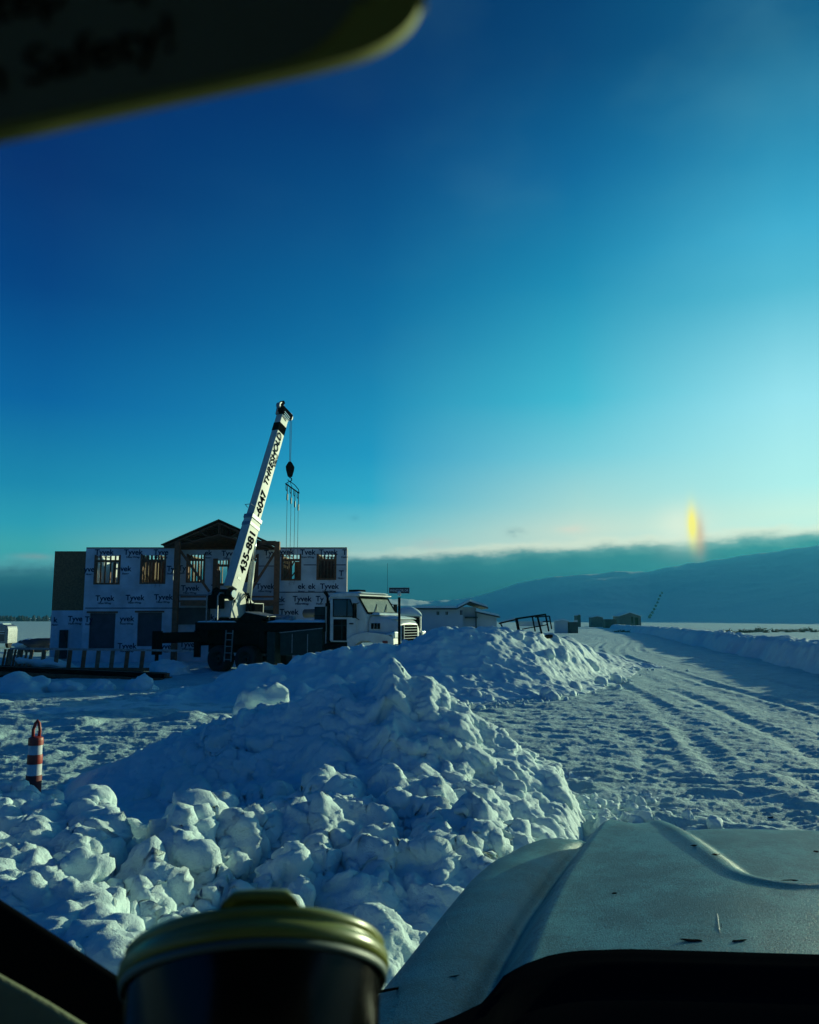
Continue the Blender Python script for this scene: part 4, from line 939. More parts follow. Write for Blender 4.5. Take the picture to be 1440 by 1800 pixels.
for s in (-1, 1):   # arched fenders
    m = MB(); arch = [(8.05 + .64 * math.cos(a), .58 + .72 * math.sin(a)) for a in np.linspace(math.pi, 0.1, 15)]
    outer = [(7.3, .95), (7.3, 1.36), (7.55, 1.50), (8.05, 1.60), (8.6, 1.56), (9.0, 1.50), (9.2, 1.40), (9.22, .9), (8.76, .86)]
    arch_pts = [(7.38, .62)] + arch
    prof = outer + list(reversed(arch_pts))
    m.prism(prof, s * 1.17 if s < 0 else .84, s * .84 if s < 0 else 1.17); m.build('fender', WHITEP, truck, bevel=.02)
    m = MB(); m.box(9.10, 9.235, s * 1.0 - .15, s * 1.0 + .15, 1.38, 1.62); hl = m.build('headlight', CHROME, truck, bevel=.03)
    m = MB(); m.box(9.236, 9.245, s * 1.0 - .12, s * 1.0 + .12, 1.41, 1.59); m.build('lens', REFLW, hl)
m = MB()
for k in range(3): m.box(8.18 + k * .13, 8.26 + k * .13, -.975, -.93, 1.70, 1.90)
m.build_each('hood_vent', BLACK, hood)
m = MB(); m.box(8.78, 8.98, -1.19, -1.165, 1.16, 1.30); m.build('marker_lamp', DKRED, truck)
m = MB(); m.box(hx1 + .002, hx1 + .05, -.52, .52, 1.28, 1.84); grille = m.build('grille', BLACK, truck, bevel=.01)
m = MB()
for k in range(5): m.box(hx1 + .051, hx1 + .065, -.46, .46, 1.36 + k * .095, 1.380 + k * .095)
for y in (-.50, .47): m.box(hx1 + .051, hx1 + .07, y, y + .03, 1.30, 1.84)
m.build_each('grille_bar', CHROME, grille)
m = MB(); m.box(hx1 + .05, hx1 + .20, -1.18, 1.18, .86, 1.20); m.build('bumper', CHROME, truck, bevel=.04)
snow_sheet('snow_cover', 6.5, 7.72, -1.0, 1.0, 2.975, .075, 11, cab, edge=.3); snow_sheet('snow_cover', 8.02, 8.38, -.8, .8, 2.20, .09, 12, hood, edge=.1)
snow_sheet('snow_cover', 8.5, 9.1, -.66, .66, 2.05, .10, 13, hood, edge=.15)
snow_sheet('snow_cover', 8.9, 9.22, -1.16, -.86, 1.52, .05, 14, truck, 12, 8, .06)
m = MB(); m.box(6.3, 7.3, -1.16, -.8, .62, 1.18); m.build('fuel_tank', BLACK, truck, bevel=.05)

# ---- turret and boom, worked out in world space and carried into the truck's own
def tw(m): m.v = [tuple(TI @ Vector(v)) for v in m.v]; return m
O = P(407, 1042, 33.4); TIP = P(500, 722, 36.4)
bd = (TIP - O).normalized(); Lh = Vector((bd.x, bd.y, 0)).normalized(); bm_side = Vector((Lh.y, -Lh.x, 0)); btop = bm_side.cross(bd).normalized()   # towards the boom's top face
BL = (TIP - O).length
def sect(m, s0, s1, w0, h0, w1, h1, off=0):
    vs_ = []
    for s, w, h in ((s0, w0, h0), (s1, w1, h1)):
        c = O + bd * s + btop * off
        vs_ += [c + bm_side * (a * w / 2) + btop * (b * h / 2) for a, b in ((-1, -1), (1, -1), (1, 1), (-1, 1))]
    m.add(vs_, [(0, 1, 2, 3), (7, 6, 5, 4), (0, 4, 5, 1), (1, 5, 6, 2), (2, 6, 7, 3), (3, 7, 4, 0)])
JN = BL * .385
m = MB(); sect(m, .15, JN, .44, .70, .42, .66); boom = tw(m).build('boom', CRANEW, truck, bevel=.025)
m = MB(); sect(m, JN + .001, BL - .25, .37, .56, .33, .50); b2 = tw(m).build('inner_boom', CRANEW, boom, bevel=.02)
m = MB(); sect(m, JN - .16, JN + .02, .47, .71, .47, .71); sect(m, JN - .5, JN - .34, .45, .69, .45, .69); tw(m).build('boom_collar', GREYS, boom, bevel=.01)
m = MB(); sect(m, BL - 1.22, BL - .80, .345, .525, .342, .52); tw(m).build('dark_panel', BLACK, boom)
# head with its sheaves
m = MB(); sect(m, BL - .36, BL - .02, .40, .60, .42, .66); c = O + bd * (BL - .05)
m.bar(c + btop * .42 + bm_side * .05, c - btop * .52 + bm_side * .05, .14, .30, tuple(bd)); m.bar(c + btop * .26 + bd * .16, c + btop * .40 + bd * .22, .34, .22, tuple(bm_side)); tw(m).build('boom_head', BLACK, boom, bevel=.015)
m = MB()
for off, dd in ((-.42, .0), (.36, .06)):
    cc = c + btop * off + bd * dd
    m.tube([cc - bm_side * .1, cc + bm_side * .1], .17, 20)
tw(m).build_each('sheave', GREYS, boom)
m = MB()
for k in range(4):
    cc = O + bd * (BL - .45 + k * .11) + btop * .36; m.tube([cc - btop * .05, cc + btop * .13, cc + btop * .13 + bd * .07, cc - btop * .03 + bd * .06], .012, 6)
for k in range(3):
    cc = O + bd * (BL - .40 + k * .10); m.bar(cc + bm_side * .20 + btop * .2, cc + bm_side * .22 - btop * .22 - bd * .06, .03, .03)
tw(m).build_each('cable_guide', CHROME, boom)
m = MB(); cc = O + bd * (JN + .35) ; m.tube([cc + btop * .30 - bm_side * .2, cc + btop * .55 - bm_side * .15, cc + btop * .56 + bm_side * .15, cc + btop * .30 + bm_side * .2], .015, 8); tw(m).build('boom_hoop', GREYS, boom)
# lettering along the side that faces us
def boom_text(t, size, s, up_off, sx, shear, bold, half=.225):
    p = O + bd * s + bm_side * half + btop * up_off
    M = TI @ frame_m(p, bd, btop, bm_side)
    return text_mesh(t, size, 'boom_lettering', TEXTK, boom, M, shear, .004, sx, bold)
boom_text('435-881', .52, .90, -.18, 1.12, .0, .014, .222)
boom_text('-6047', .47, JN + .07, -.17, 1.1, .0, .012, .192)
boom_text('THRESHOLD', .42, BL * .556, -.10, 1.13, .22, .003, .190)
boom_text('ROMIA LLC', .12, BL * .68, -.25, 1.0, .0, .003, .190)
m = MB(); p = O + bd * .62 + bm_side * .222; m.bar(p + btop * .14, p - btop * .06, .12, .008, tuple(bm_side)); tw(m).build('boom_plate', GREYS, boom)
# lifting cylinder
ca = O - btop * .10 + Lh * .98 - Vector((0, 0, .46)); cb = O + bd * (JN - .42) - btop * .42
m = MB(); mid = ca.lerp(cb, .58); m.tube([ca, mid], .115, 18); cy = tw(m).build('lift_cylinder', CRANEW, truck, smooth=True)
m = MB(); m.tube([mid + (cb - ca) * .001, cb], .062, 14); tw(m).build('cylinder_rod', CHROME, cy, smooth=True)
# turret: side cheeks, winch, control box, slewing ring
base = O - Vector((0, 0, 1.1)); 
def tbox(m, l0, l1, s0, s1, z0, z1, o=None):
    o = o or Vector((O.x, O.y, 0)); vs_ = []
    for z in (z0, z1):
        for l, s in ((l0, s0), (l1, s0), (l1, s1), (l0, s1)): q = o + Lh * l + bm_side * s; vs_.append((q.x, q.y, z))
    m.add(vs_, [(3, 2, 1, 0), (4, 5, 6, 7), (0, 1, 5, 4), (1, 2, 6, 5), (2, 3, 7, 6), (3, 0, 4, 7)])
def tri(m, pts_, s0, s1):
    o = Vector((O.x, O.y, 0)); n = len(pts_)
    vs_ = [tuple(o + Lh * l + bm_side * s + Vector((0, 0, z))) for s in (s0, s1) for l, z in pts_]
    m.add(vs_, [tuple(range(n)), tuple(reversed(range(n, 2 * n)))] + [(i, i + n, (i + 1) % n + n, (i + 1) % n) for i in range(n)])
zO = O.z
for s in (.27, -.33):
    m = MB(); tri(m, [(-.42, 2.05), (1.25, 2.05), (1.22, zO - .50), (.25, zO + .12), (-.05, zO + .16), (-.30, zO - .15)], s, s + .06); tw(m).build('turret_cheek', CRANEW, truck, bevel=.01)
m = MB(); tbox(m, -.40, 1.2, -.50, .50, 1.98, 2.10); tw(m).build('turret_base', BLACK, truck, bevel=.02)
m = MB(); tbox(m, -.36, .30, -.52, .26, 2.11, zO - .32); tw(m).build('turret_housing', DKGREEN if False else WHITEP, truck, bevel=.04)
m = MB(); c = O + Lh * -.42 - Vector((0, 0, .06)); m.tube([c - bm_side * .42, c + bm_side * .30], .20, 24); m.tube([c + bm_side * .30, c + bm_side * .34], .27, 24); m.tube([c - bm_side * .46, c - bm_side * .42], .27, 24); tw(m).build('winch_drum', BLACK, truck)
m = MB(); c2 = c + bm_side * .36; m.tube([c2, c2 + bm_side * .12], .15, 18); m.tube([c2 - Vector((0, 0, .28)) + Lh * .2, c2 - Vector((0, 0, .28)) + Lh * .2 + bm_side * .1], .07, 12); tw(m).build('winch_motor', CHROME, truck)
m = MB(); tbox(m, .72, 1.28, .345, .62, 2.28, zO - .44); bx_ = tw(m).build('control_box', BLACK, truck, bevel=.02)
m = MB(); tbox(m, 1.281, 1.31, .33, .64, 2.12, zO - .42); tbox(m, .70, 1.30, .335, .635, 2.16, 2.279); tbox(m, .70, 1.30, .335, .635, zO - .439, zO - .41); tw(m).build_each('box_frame', CRANEW, truck)
m = MB()
for i in range(7):
    a = O + Lh * rng.uniform(.1, .6) + bm_side * rng.uniform(.35, .45) - Vector((0, 0, rng.uniform(-.1, .1))); b = O + Lh * rng.uniform(.2, .8) + bm_side * rng.uniform(.35, .5) - Vector((0, 0, rng.uniform(.7, 1.1)))
    mdl = a.lerp(b, .5) + bm_side * .12 + Lh * rng.uniform(-.15, .15); m.tube([a, a.lerp(mdl, .5) + bm_side * .04, mdl, mdl.lerp(b, .5), b], .022, 6)
tw(m).build_each('hydraulic_hose', BLACK, truck)
m = MB(); e = O + Lh * -.95 + bm_side * .1; q0 = Vector((e.x, e.y, 1.95)); m.tube([q0, q0 + Vector((0, 0, 1.0)), q0 + Vector((0, 0, 1.12)) + Lh * .12, q0 + Vector((0, 0, 1.12)) + Lh * .45], .028, 8); q1 = q0 - bm_side * .55; m.tube([q1, q1 + Vector((0, 0, 1.0)), q1 + Vector((0, 0, 1.12)) + Lh * .12, q1 + Vector((0, 0, 1.12)) + Lh * .45], .028, 8); tw(m).build_each('guard_rail', GREYS, truck)
m = MB(); s0 = e - Vector((0, 0, e.z)); tbox(m, -.92, -.45, -.45, .05, 2.45, 2.98); tw(m).build('operator_seat', BLACK, truck, bevel=.03)
# hoist rope, hook block
SH = O + bd * (BL - .05) - btop * .59
HKx = P(514, 812, SH.y)
xr_ = SH.x + .0
m = MB(); hb = Vector((xr_, SH.y, P(514, 812, SH.y).z)); m.tube([(xr_ - .035, SH.y, SH.z), (xr_ - .02, SH.y, hb.z)], .014, 6); m.tube([(xr_ + .035, SH.y, SH.z), (xr_ + .02, SH.y, hb.z)], .010, 6); tw(m).build_each('hoist_rope', CABLE, truck)
m = MB(); zb = P(514, 838, SH.y).z
prof_ = [(-.06, hb.z), (.06, hb.z), (.19, hb.z - .22), (.17, hb.z - .40), (.09, zb), (-.09, zb), (-.17, hb.z - .40), (-.19, hb.z - .22)]
for y0, y1 in ((-.10, -.06), (-.05, .05), (.06, .10)):
    k = 1.0 if abs(y0) > .05 and abs(y1) > .05 else .9
    m.add([(xr_ + a * k, SH.y + y, hb.z + (z - hb.z) * k) for y in (y0, y1) for a, z in prof_], [tuple(range(8)), tuple(reversed(range(8, 16)))] + [(i, i + 8, (i + 1) % 8 + 8, (i + 1) % 8) for i in range(8)])
block = tw(m).build('hook_block', BLACK, truck, bevel=.01)
m = MB(); m.tube([(xr_, SH.y, zb + .02), (xr_, SH.y, zb - .05)], .035, 10)
hk = [(xr_ + .085 * math.sin(a), SH.y, zb - .13 + .085 * math.cos(a)) for a in np.linspace(0, 5.0, 18)]
m.tube(hk, [.024] * 12 + [.022, .02, .018, .015, .012, .008], 8); tw(m).build('hook', BLACK, block, smooth=True)
# spreader and slings hang from the hook: a thing of its own
sp = thing('lifting_spreader', 'thin lifting spreader frame with four long sling cables, hanging from the crane hook', 'lifting spreader', (xr_, SH.y, zb - .25))
spl = Vector((xr_, SH.y, zb - .25))
def ts(m): m.v = [tuple(Vector(v) - spl) for v in m.v]; return m
A_ = P(502, 850, SH.y - .35); B_ = P(526, 867, SH.y + .35); H_ = Vector((xr_, SH.y, zb - .21))
m = MB(); m.bar(A_, B_, .035, .05); m.bar(A_, H_, .022, .022); m.tube([H_, H_.lerp(B_, .45) + Vector((.03, 0, .08)), H_.lerp(B_, .8) + Vector((.05, 0, .07)), B_], .018, 6); m.bar(H_, A_.lerp(B_, .5), .02, .02); m.bar(A_.lerp(B_, .2), H_.lerp(A_, .45), .018, .018)
ts(m).build('spreader_bar', BLACK, sp)
for k, f in enumerate((.14, .42, .70, .95)):
    a = A_.lerp(B_, f); zb2 = P(514, 978, SH.y).z; c_ = a - Vector((0, 0, .42 + .04 * k))
    m = MB(); m.tube([a, c_], .022, 6); m.tube([c_, c_ - Vector((0, 0, .28))], .038, 8); m.tube([c_ - Vector((0, 0, .28)), (a.x, a.y, zb2)], .011, 6); ts(m).build('sling_cable', STRAP, sp)
    for q in range(1):
        d_ = A_.lerp(B_, f - .1); m = MB(); m.tube([d_, d_ - Vector((0, 0, .26)), d_ - Vector((-.03, 0, .32)), d_ - Vector((-.03, 0, .26))], .016, 6); ts(m).build('spare_hook', BLACK, sp)

# ================================================================== things round the site
# street sign
sg = P(702, 1040, 25.6); sgl = Vector((sg.x, sg.y, 0))
sign = thing('street_sign', 'dark street name sign with pale letters on a slim post before the truck grille', 'street sign', sgl)
m = MB(); m.tube([(0, 0, 1.0), (0, 0, P(702, 1050, sg.y).z)], .040, 14); m.build('sign_post', BLACK, sign, smooth=True)
m = MB(); zc = P(702, 1046, sg.y).z; m.box(-.055, .055, -.055, .055, zc - .03, zc + .12); m.build('post_cap', CHROME, sign, bevel=.008)
x0, x1, z0, z1 = P(684, 1040, sg.y).x - sg.x, P(720, 1040, sg.y).x - sg.x, P(702, 1043, sg.y).z, P(702, 1033, sg.y).z
m = MB(); m.box(x0, x1, -.012, .012, z0, z1); m.build('name_plate', SIGNB, sign)
m = MB()
for a, b in (((x0, z0), (x1, z0)), ((x0, z1), (x1, z1)), ((x0, z0), (x0, z1)), ((x1, z0), (x1, z1))): m.bar((a[0], -.014, a[1]), (b[0], -.014, b[1]), .010, .010)
m.build('plate_edge', SIGNW, sign)
text_mesh('WINDSOR DR', .106, 'sign_lettering', SIGNW, sign, frame_m(((x0 + x1) / 2, -.015, z0 + .052), (1, 0, 0), (0, 0, 1), (0, -1, 0)), 0, .002, .86, .002, center=True)

# vehicle behind the truck's nose, heaped with snow
vx0, vx1 = P(696, 1090, 36).x, P(741, 1090, 36).x; vl = Vector(((vx0 + vx1) / 2, 36, 0))
van = thing('parked_van', 'snow-heaped dark van seen end on, just behind the nose of the crane truck', 'van', vl)
hw = (vx1 - vx0) / 2; zt = P(730, 1082, 36).z
m = MB(); m.box(-hw, hw, 0, 4.2, .35, zt); bd_ = m.build('body', GREYS, van, bevel=.08, seg=3)
m = MB(); m.box(-hw + .08, hw - .08, -.02, -.003, .7, zt - .08); m.build('rear_window', BLACK, bd_, bevel=.008)
m = MB(); m.box(hw - .06, hw - .02, -.04, -.021, .5, zt - .03); m.build('corner_trim', CHROME, bd_)
for xx in (-hw + .15, hw - .15):
    for y_ in (.8, 3.4): m = MB(); m.tube([(xx - .1, y_, .34), (xx + .1, y_, .34)], .34, 22); m.build('wheel', RUBBER, van)
X, Y_ = np.meshgrid(np.linspace(-hw - .03, hw + .03, 30), np.linspace(-.04, 4.2, 50)); e = np.clip(1 - (X / (hw + .03)) ** 2, 0, 1)
Z = zt + .37 * e ** .6 * np.clip((Y_ + .06) / .3, 0, 1) ** .5 * np.clip((4.2 - Y_) / .5, 0, 1) ** .5 * (1 + .15 * fbm(X * 2, Y_ * 2, seed=55))
V_, F_ = solid(np.linspace(-hw - .03, hw + .03, 30), np.linspace(-.04, 4.2, 50), Z, zt - .03); link('snow_cover', arr_mesh('snow_cover', V_, F_), SNOW_C, van, smooth=True)

# low pale house in the middle distance
LY = 90.0
lh = thing('low_house', 'long low pale house with dark eaves and snow on its roofs, beyond the snow bank', 'house', (P(800, 1088, LY).x, LY, 0))
def lw(m): m.v = [(x - lh.location.x, y - LY, z) for x, y, z in m.v]; return m
def lp(px, py, dy=0): return P(px, py, LY + dy)
def quadprism(m, pts_, y0, y1):
    n = len(pts_); m.add([(x, y, z) for y in (y0, y1) for x, z in pts_], [tuple(range(n)), tuple(reversed(range(n, 2 * n)))] + [(i, i + n, (i + 1) % n + n, (i + 1) % n) for i in range(n)])
def pz(px, py): q = P(px, py, LY); return (q.x, q.z)
m = MB(); quadprism(m, [(pz(731, 1071)), pz(803, 1071), pz(814, 1066), (pz(814, 1088)[0], -.2), (pz(731, 1088)[0], -.2)], LY, LY + 8); lw(m).build('wall', HOUSEW, lh)
m = MB(); quadprism(m, [pz(814.3, 1067), pz(838, 1067), (pz(838, 1088)[0], -.2), (pz(814.3, 1088)[0], -.2)], LY + .8, LY + 8); lw(m).build('wall', HOUSEW, lh)
m = MB(); quadprism(m, [pz(838.3, 1077), pz(874, 1083), (pz(874, 1088)[0], -.2), (pz(838.3, 1088)[0], -.2)], LY + .5, LY + 7); lw(m).build('wall', HOUSEW, lh)
def roof(a, b, th, y0, y1, name='roof'):
    m = MB(); A0, B0 = pz(*a), pz(*b); quadprism(m, [A0, B0, (B0[0], B0[1] + th), (A0[0], A0[1] + th)], y0, y1); r = lw(m).build(name, DKROOF, lh)
    m = MB(); quadprism(m, [(A0[0] + .03, A0[1] + th + .004), (B0[0] - .03, B0[1] + th + .004), (B0[0] - .1, B0[1] + th + .22), (A0[0] + .1, A0[1] + th + .22)], y0 + .05, y1 - .1); lw(m).build('snow_cover', SNOW_C, lh)
roof((727, 1071.5), (803, 1071.5), .16, LY - .6, LY + 8.4); roof((803.1, 1071.5), (826, 1060), .16, LY - .6, LY + 8.4); roof((826.1, 1060), (858, 1070), .14, LY - .3, LY + 8.2); roof((836, 1077), (879, 1086), .14, LY - .2, LY + 7)
for px, py, w, h in ((770, 1078, 4.5, 6), (785.5, 1078, 4, 5.5), (811, 1077, 4, 8)):
    q = P(px, py, LY); w_, h_ = w * LY / 1440 / 2, h * LY / 1440 / 2
    m = MB(); m.box(q.x - w_, q.x + w_, LY - .03, LY - .004, q.z - h_, q.z + h_); wnd = lw(m).build('window', BLACK, lh)
    m = MB(); m.box(q.x - .02, q.x + .02, LY - .045, LY - .031, q.z - h_, q.z + h_); m.box(q.x - w_ - .04, q.x + w_ + .04, LY - .05, LY - .031, q.z - h_ - .06, q.z - h_); lw(m).build('sash', HOUSEW, wnd)
m = MB(); quadprism(m, [pz(818, 1087), pz(840, 1087), pz(840, 1084), pz(818, 1084)], LY + .2, LY + .75); lw(m).build('porch_rail', DKROOF, lh)
m = MB(); quadprism(m, [pz(836, 1076), pz(838, 1076), (pz(838, 1088)[0], 0), (pz(836, 1088)[0], 0)], LY - .1, LY + .2); lw(m).build('porch_post', DKROOF, lh)

# rack stuck in the second snow bank
RKY = 26.5
rk = P(930, 1104, RKY)
rack = thing('tilted_rack', 'dark tilted metal rack of bars sticking out of the top of the snow bank', 'rack', rk)
def rb(m): m.v = [tuple(Vector(v) - rk) for v in m.v]; return m
for name, a, b, w, mt in (('top_rail', (906, 1088), (960, 1080), .055, BLACK), ('wide_upright', (908, 1089), (912, 1108), .085, BLACK), ('upright', (936, 1085), (941, 1110), .04, BLACK), ('upright', (945, 1084), (955, 1124), .055, BLACK), ('upright', (959, 1080), (965, 1110), .045, BLACK), ('bottom_rail', (918, 1106), (963, 1098), .03, BLACK), ('side_arm', (877, 1096), (907, 1089), .05, BLACK), ('brace', (880, 1096), (884, 1104), .04, BLACK)):
    dy = -.4 if name != 'side_arm' else -.3
    m = MB(); m.bar(P(*a, RKY + dy), P(*b, RKY + dy), w, .06, (0, 1, 0)); rb(m).build(name, mt, rack, bevel=.006)
for a, b in (((941, 1085), (966, 1083)), ((966, 1083), (970, 1106)), ((944, 1094), (966, 1092))):
    m = MB(); m.bar(P(*a, RKY + .4), P(*b, RKY + .4), .035, .05, (0, 1, 0)); rb(m).build('back_bar', BLACK, rack)
m = MB(); m.bar(P(955, 1121, RKY - .4), P(968, 1118, RKY + .3), .16, .10); rb(m).build('foot_plate', BLACK, rack, bevel=.01)
m = MB(); a, b = P(912, 1091, RKY - .25), P(935, 1100, RKY - .25); m.box(a.x, b.x + .35, a.y, a.y + .03, b.z - .02, a.z - .02); rb(m).build('snow_plastered_panel', SNOW_C, rack)
snow_a, snow_b = P(882, 1093.5, RKY - .3), P(905, 1087.5, RKY - .3)
m = MB(); m.bar(snow_a, snow_b, .06, .05, (0, 1, 0)); rb(m).build('snow_cap', SNOW_C, rack, bevel=.015)

# ---- left: stack of lumber, wall frame standing on it, trailer, covered heap
SY = 29.0
a_, b_ = P(-60, 1180, SY), P(291, 1196, SY - .6)
stack = thing('lumber_stack', 'long low stack of dark timber planks half sunk in snow, at the left', 'lumber stack', ((a_.x + b_.x) / 2, SY, 0))
sl_ = stack.location
for r_ in range(3):
    for c_ in range(3):
        m = MB(); z = .06 + r_ * .145; ex = rng.uniform(-.25, .15)
        p0 = Vector((a_.x, SY + c_ * .32, z + .03)); p1 = Vector((b_.x + ex, SY - .7 + c_ * .32, z - .22)); m.bar(p0, p1, .29, .135)
        m.v = [tuple(Vector(v) - Vector(sl_)) for v in m.v]; m.build('plank', POSTW if (r_ + c_) % 2 else BLACK, stack, bevel=.008)
fr = thing('wall_frame', 'low timber wall frame of upright studs with a thin top rail, standing behind the lumber stack', 'timber frame', (P(140, 1160, SY + 1).x, SY + 1.0, 0))
fl_ = Vector(fr.location)
def fb(m): m.v = [tuple(Vector(v) - fl_) for v in m.v]; return m
FY = SY + 1.0
tr0, tr1 = P(6, 1141, FY), P(258, 1139, FY)
m = MB(); m.bar(P(18, 1140, FY), P(335, 1144, FY), .07, .07); fb(m).build('top_rail', GREYS, fr)
m = MB(); m.bar(P(-10, 1176, FY), P(262, 1177, FY), .09, .12); fb(m).build('bottom_rail', POSTW, fr)
for px in (76, 99, 122, 147, 172, 197, 223, 250):
    m = MB(); m.bar(P(px - 2, 1176, FY), P(px + 2, 1141, FY), .14, .05, (0, 1, 0)); fb(m).build('stud', LUMBER if px in (76, 99, 172, 197) else POSTW, fr)
for px in (6, 12, 17, 24, 31, 36, 44, 53):
    m = MB(); m.bar(P(px - 3, 1176, FY + .1), P(px + 4, 1141, FY + .1), .12 if px % 2 else .07, .05, (0, 1, 0)); fb(m).build('stud', LUMBER if px % 3 else POSTW, fr)
for px, w in ((40, 30), (95, 36), (128, 22), (170, 28), (210, 30)):
    q = P(px, 1176, FY + .5); v, f = chunk((0, 0, 0), w * FY / 1440 * .6, 3, .28, seed=px); me = arr_mesh('s', v, f)
o = lump('snow_mound', 118, 1178, 31.5, 70, .16, 'thin sunlit snow ridge behind the studs of the timber frame', 'snow mound', sx=1.5)

TY_ = 58.0
tr = thing('box_trailer', 'grey box trailer with rounded top corners, cut by the left edge', 'trailer', (P(-40, 1088, TY_).x, TY_, 0))
hw = abs(P(16, 1100, TY_).x - P(-40, 1100, TY_).x); ztop = P(0, 1098, TY_).z
m = MB(); m.prism([(-hw, .35), (-hw, ztop - .2), (-hw + .2, ztop), (hw / 1 - .35, ztop), (hw - .08, ztop - .10), (hw, ztop - .35), (hw, .35)], 0, 1.4); tb = m.build('body', GREYS, tr, bevel=.03)
m = MB(); m.box(-hw + .2, hw - .25, -.03, -.003, .5, ztop - .42); d_ = m.build('rear_door', SIDING, tb, bevel=.01)
m = MB(); m.box(-hw + .2, hw - .25, -.045, -.031, 1.0, 1.05); m.box(-hw + .2, hw - .25, -.045, -.031, ztop - .5, ztop - .44); m.build_each('door_bar', REFLW, d_)
m = MB(); m.prism([(-hw + .25, ztop + .003), (hw - .4, ztop + .003), (hw - .5, ztop + .09), (-hw + .35, ztop + .09)], 0.1, 1.3); m.build('snow_cover', SNOW_C, tr, bevel=.03)
for xx in (-hw + .3, hw - .3): m = MB(); m.tube([(xx - .1, .8, .33), (xx + .1, .8, .33)], .33, 20); m.build('wheel', RUBBER, tr)
TP = 52.0; q = P(66, 1140, TP)
heap = thing('covered_woodpile', 'dark tarp-covered heap with snow on it, left of the unfinished house', 'heap', (q.x, TP, 0))
v, f = chunk((0, 0, .45), .75, 4, .7, seed=77); v[:, 0] *= 1.5; v[:, 2] += .22 * v[:, 0]; link('tarp', arr_mesh('tarp', v, f), WRAP_DK, heap, smooth=True)
v, f = chunk((-.5, -.1, .55), .55, 4, .55, seed=78); v[:, 0] *= 1.3; link('snow_cover', arr_mesh('sc', v, f), SNOW_C, heap, smooth=True)

# ---- delineator post
dp = P(57, 1408, 8.75)
post = thing('channelizer_post', 'orange and white banded plastic post with a loop handle, stuck in the snow at left', 'traffic post', (dp.x, dp.y, dp.z - .05), R(8))
k = 8.9 / 1440 * 1.02
def lat(m, prof_): m.lathe([(a, b) for a, b in prof_], 32, 'z', (0, 0, .05))
H = lambda py: (1403 - py) * k
m = MB(); lat(m, [(.001, -.25), (.080, -.25), (.078, H(1362)), (.001, H(1362))]); m.build('lower_sleeve', DKRED, post, smooth=False)
m = MB(); lat(m, [(.073, H(1362) + .001), (.073, H(1344))]); m.build('lower_white_band', REFLW, post, smooth=True)
m = MB(); lat(m, [(.073, H(1344) + .001), (.075, H(1343)), (.075, H(1331)), (.073, H(1329))]); m.build('orange_band', ORANGE, post, smooth=True)
m = MB(); lat(m, [(.068, H(1329) + .001), (.067, H(1314))]); m.build('upper_white_band', REFLW, post, smooth=True)
m = MB(); lat(m, [(.075, H(1314) + .001), (.075, H(1306)), (.070, H(1302)), (.036, H(1300)), (.001, H(1300))]); m.build('orange_cap', ORANGE, post, smooth=False)
m = MB(); z0 = H(1301) + .05; m.tube([(-.030, 0, z0), (-.032, 0, z0 + .07), (-.012, 0, z0 + .14), (.004, 0, z0 + .165), (.022, 0, z0 + .14), (.034, 0, z0 + .07), (.030, 0, z0)], .016, 10); m.build('loop_handle', ORANGE, post, smooth=True)

# ---- far buildings and odds and ends on the valley floor
def far_box(name, label, cat, px0, px1, ytop, Y, depth, mt, roofm=None, gable=0, group=None):
    a, b = P(px0, 1088, Y), P(px1, 1088, Y); zt = P(px0, ytop, Y).z; t = thing(name, label, cat, ((a.x + b.x) / 2, Y, 0), 0, group); w = (b.x - a.x) / 2
    m = MB(); m.box(-w, w, 0, depth, -.3, zt); m.build('wall', mt, t)
    if gable:
        g = gable * Y / 1440; m = MB(); m.prism([(-w * 1.12, zt + .004), (w * 1.12, zt + .004), (w * 1.12, zt + .15), (0, zt + g + .2), (-w * 1.12, zt + .15)], -.3, depth + .3); m.build('roof', roofm or SNOW_C, t)
        m = MB(); m.prism([(-w * .98, zt + .005), (w * .98, zt + .005), (0, zt + g)], -.31, -.301); m.build('gable_wall', mt, t)
    return t, w, zt
t, w, zt = far_box('barn', 'small brown gabled barn with snow on its roof at the foot of the hill', 'barn', 1088, 1127, 1083.5, 210, 6, SIDING, gable=6.5)
m = MB(); m.box(w * .45, w * .75, -.05, -.004, .1, zt - .3); m.build('door', BLACK, t); m = MB(); m.box(w * .12, w * .28, -.05, -.004, .9, zt - .1); m.build('window', BLACK, t)
far_box('farm_shed', 'long low dark shed left of the small barn', 'shed', 1040, 1060, 1085.5, 200, 3, SIDING, gable=2)
far_box('farm_shed', 'tiny dark hut between the rack and the low shed', 'shed', 1015, 1021, 1082, 210, 4, DKROOF, gable=1.5)
far_box('farm_shed', 'low dark shed just right of the tilted rack', 'shed', 976, 1000, 1092, 120, 1.0, HOUSEW, gable=2)
t, w, zt = far_box('stock_trailer', 'flat dark trailer with one pale box, before the far sheds', 'trailer', 998, 1016, 1093.5, 120, 2.4, DKROOF)
m = MB(); m.box(w - .5, w - .05, -.02, .6, zt + .003, zt + .28); m.build('pale_box', REFLW, t)
t, w, zt = far_box('stock_trailer', 'low dark trailer nearest to the small barn', 'trailer', 1064, 1084, 1088.5, 180, 2.4, DKROOF)
fence_sites = [(1142, 1087), (1144, 1084), (1147, 1079), (1150, 1073), (1153, 1067), (1156, 1061), (1158, 1055), (1161, 1049), (1164, 1044)]
def on_hill(px, py):
    for r_ in np.exp(np.linspace(math.log(400), math.log(1700), 500)):
        q = P(px, py, r_)
        if float(hill_z(np.array([q.x]), np.array([q.y]))[0]) > q.z: return q
    return P(px, py, 900)
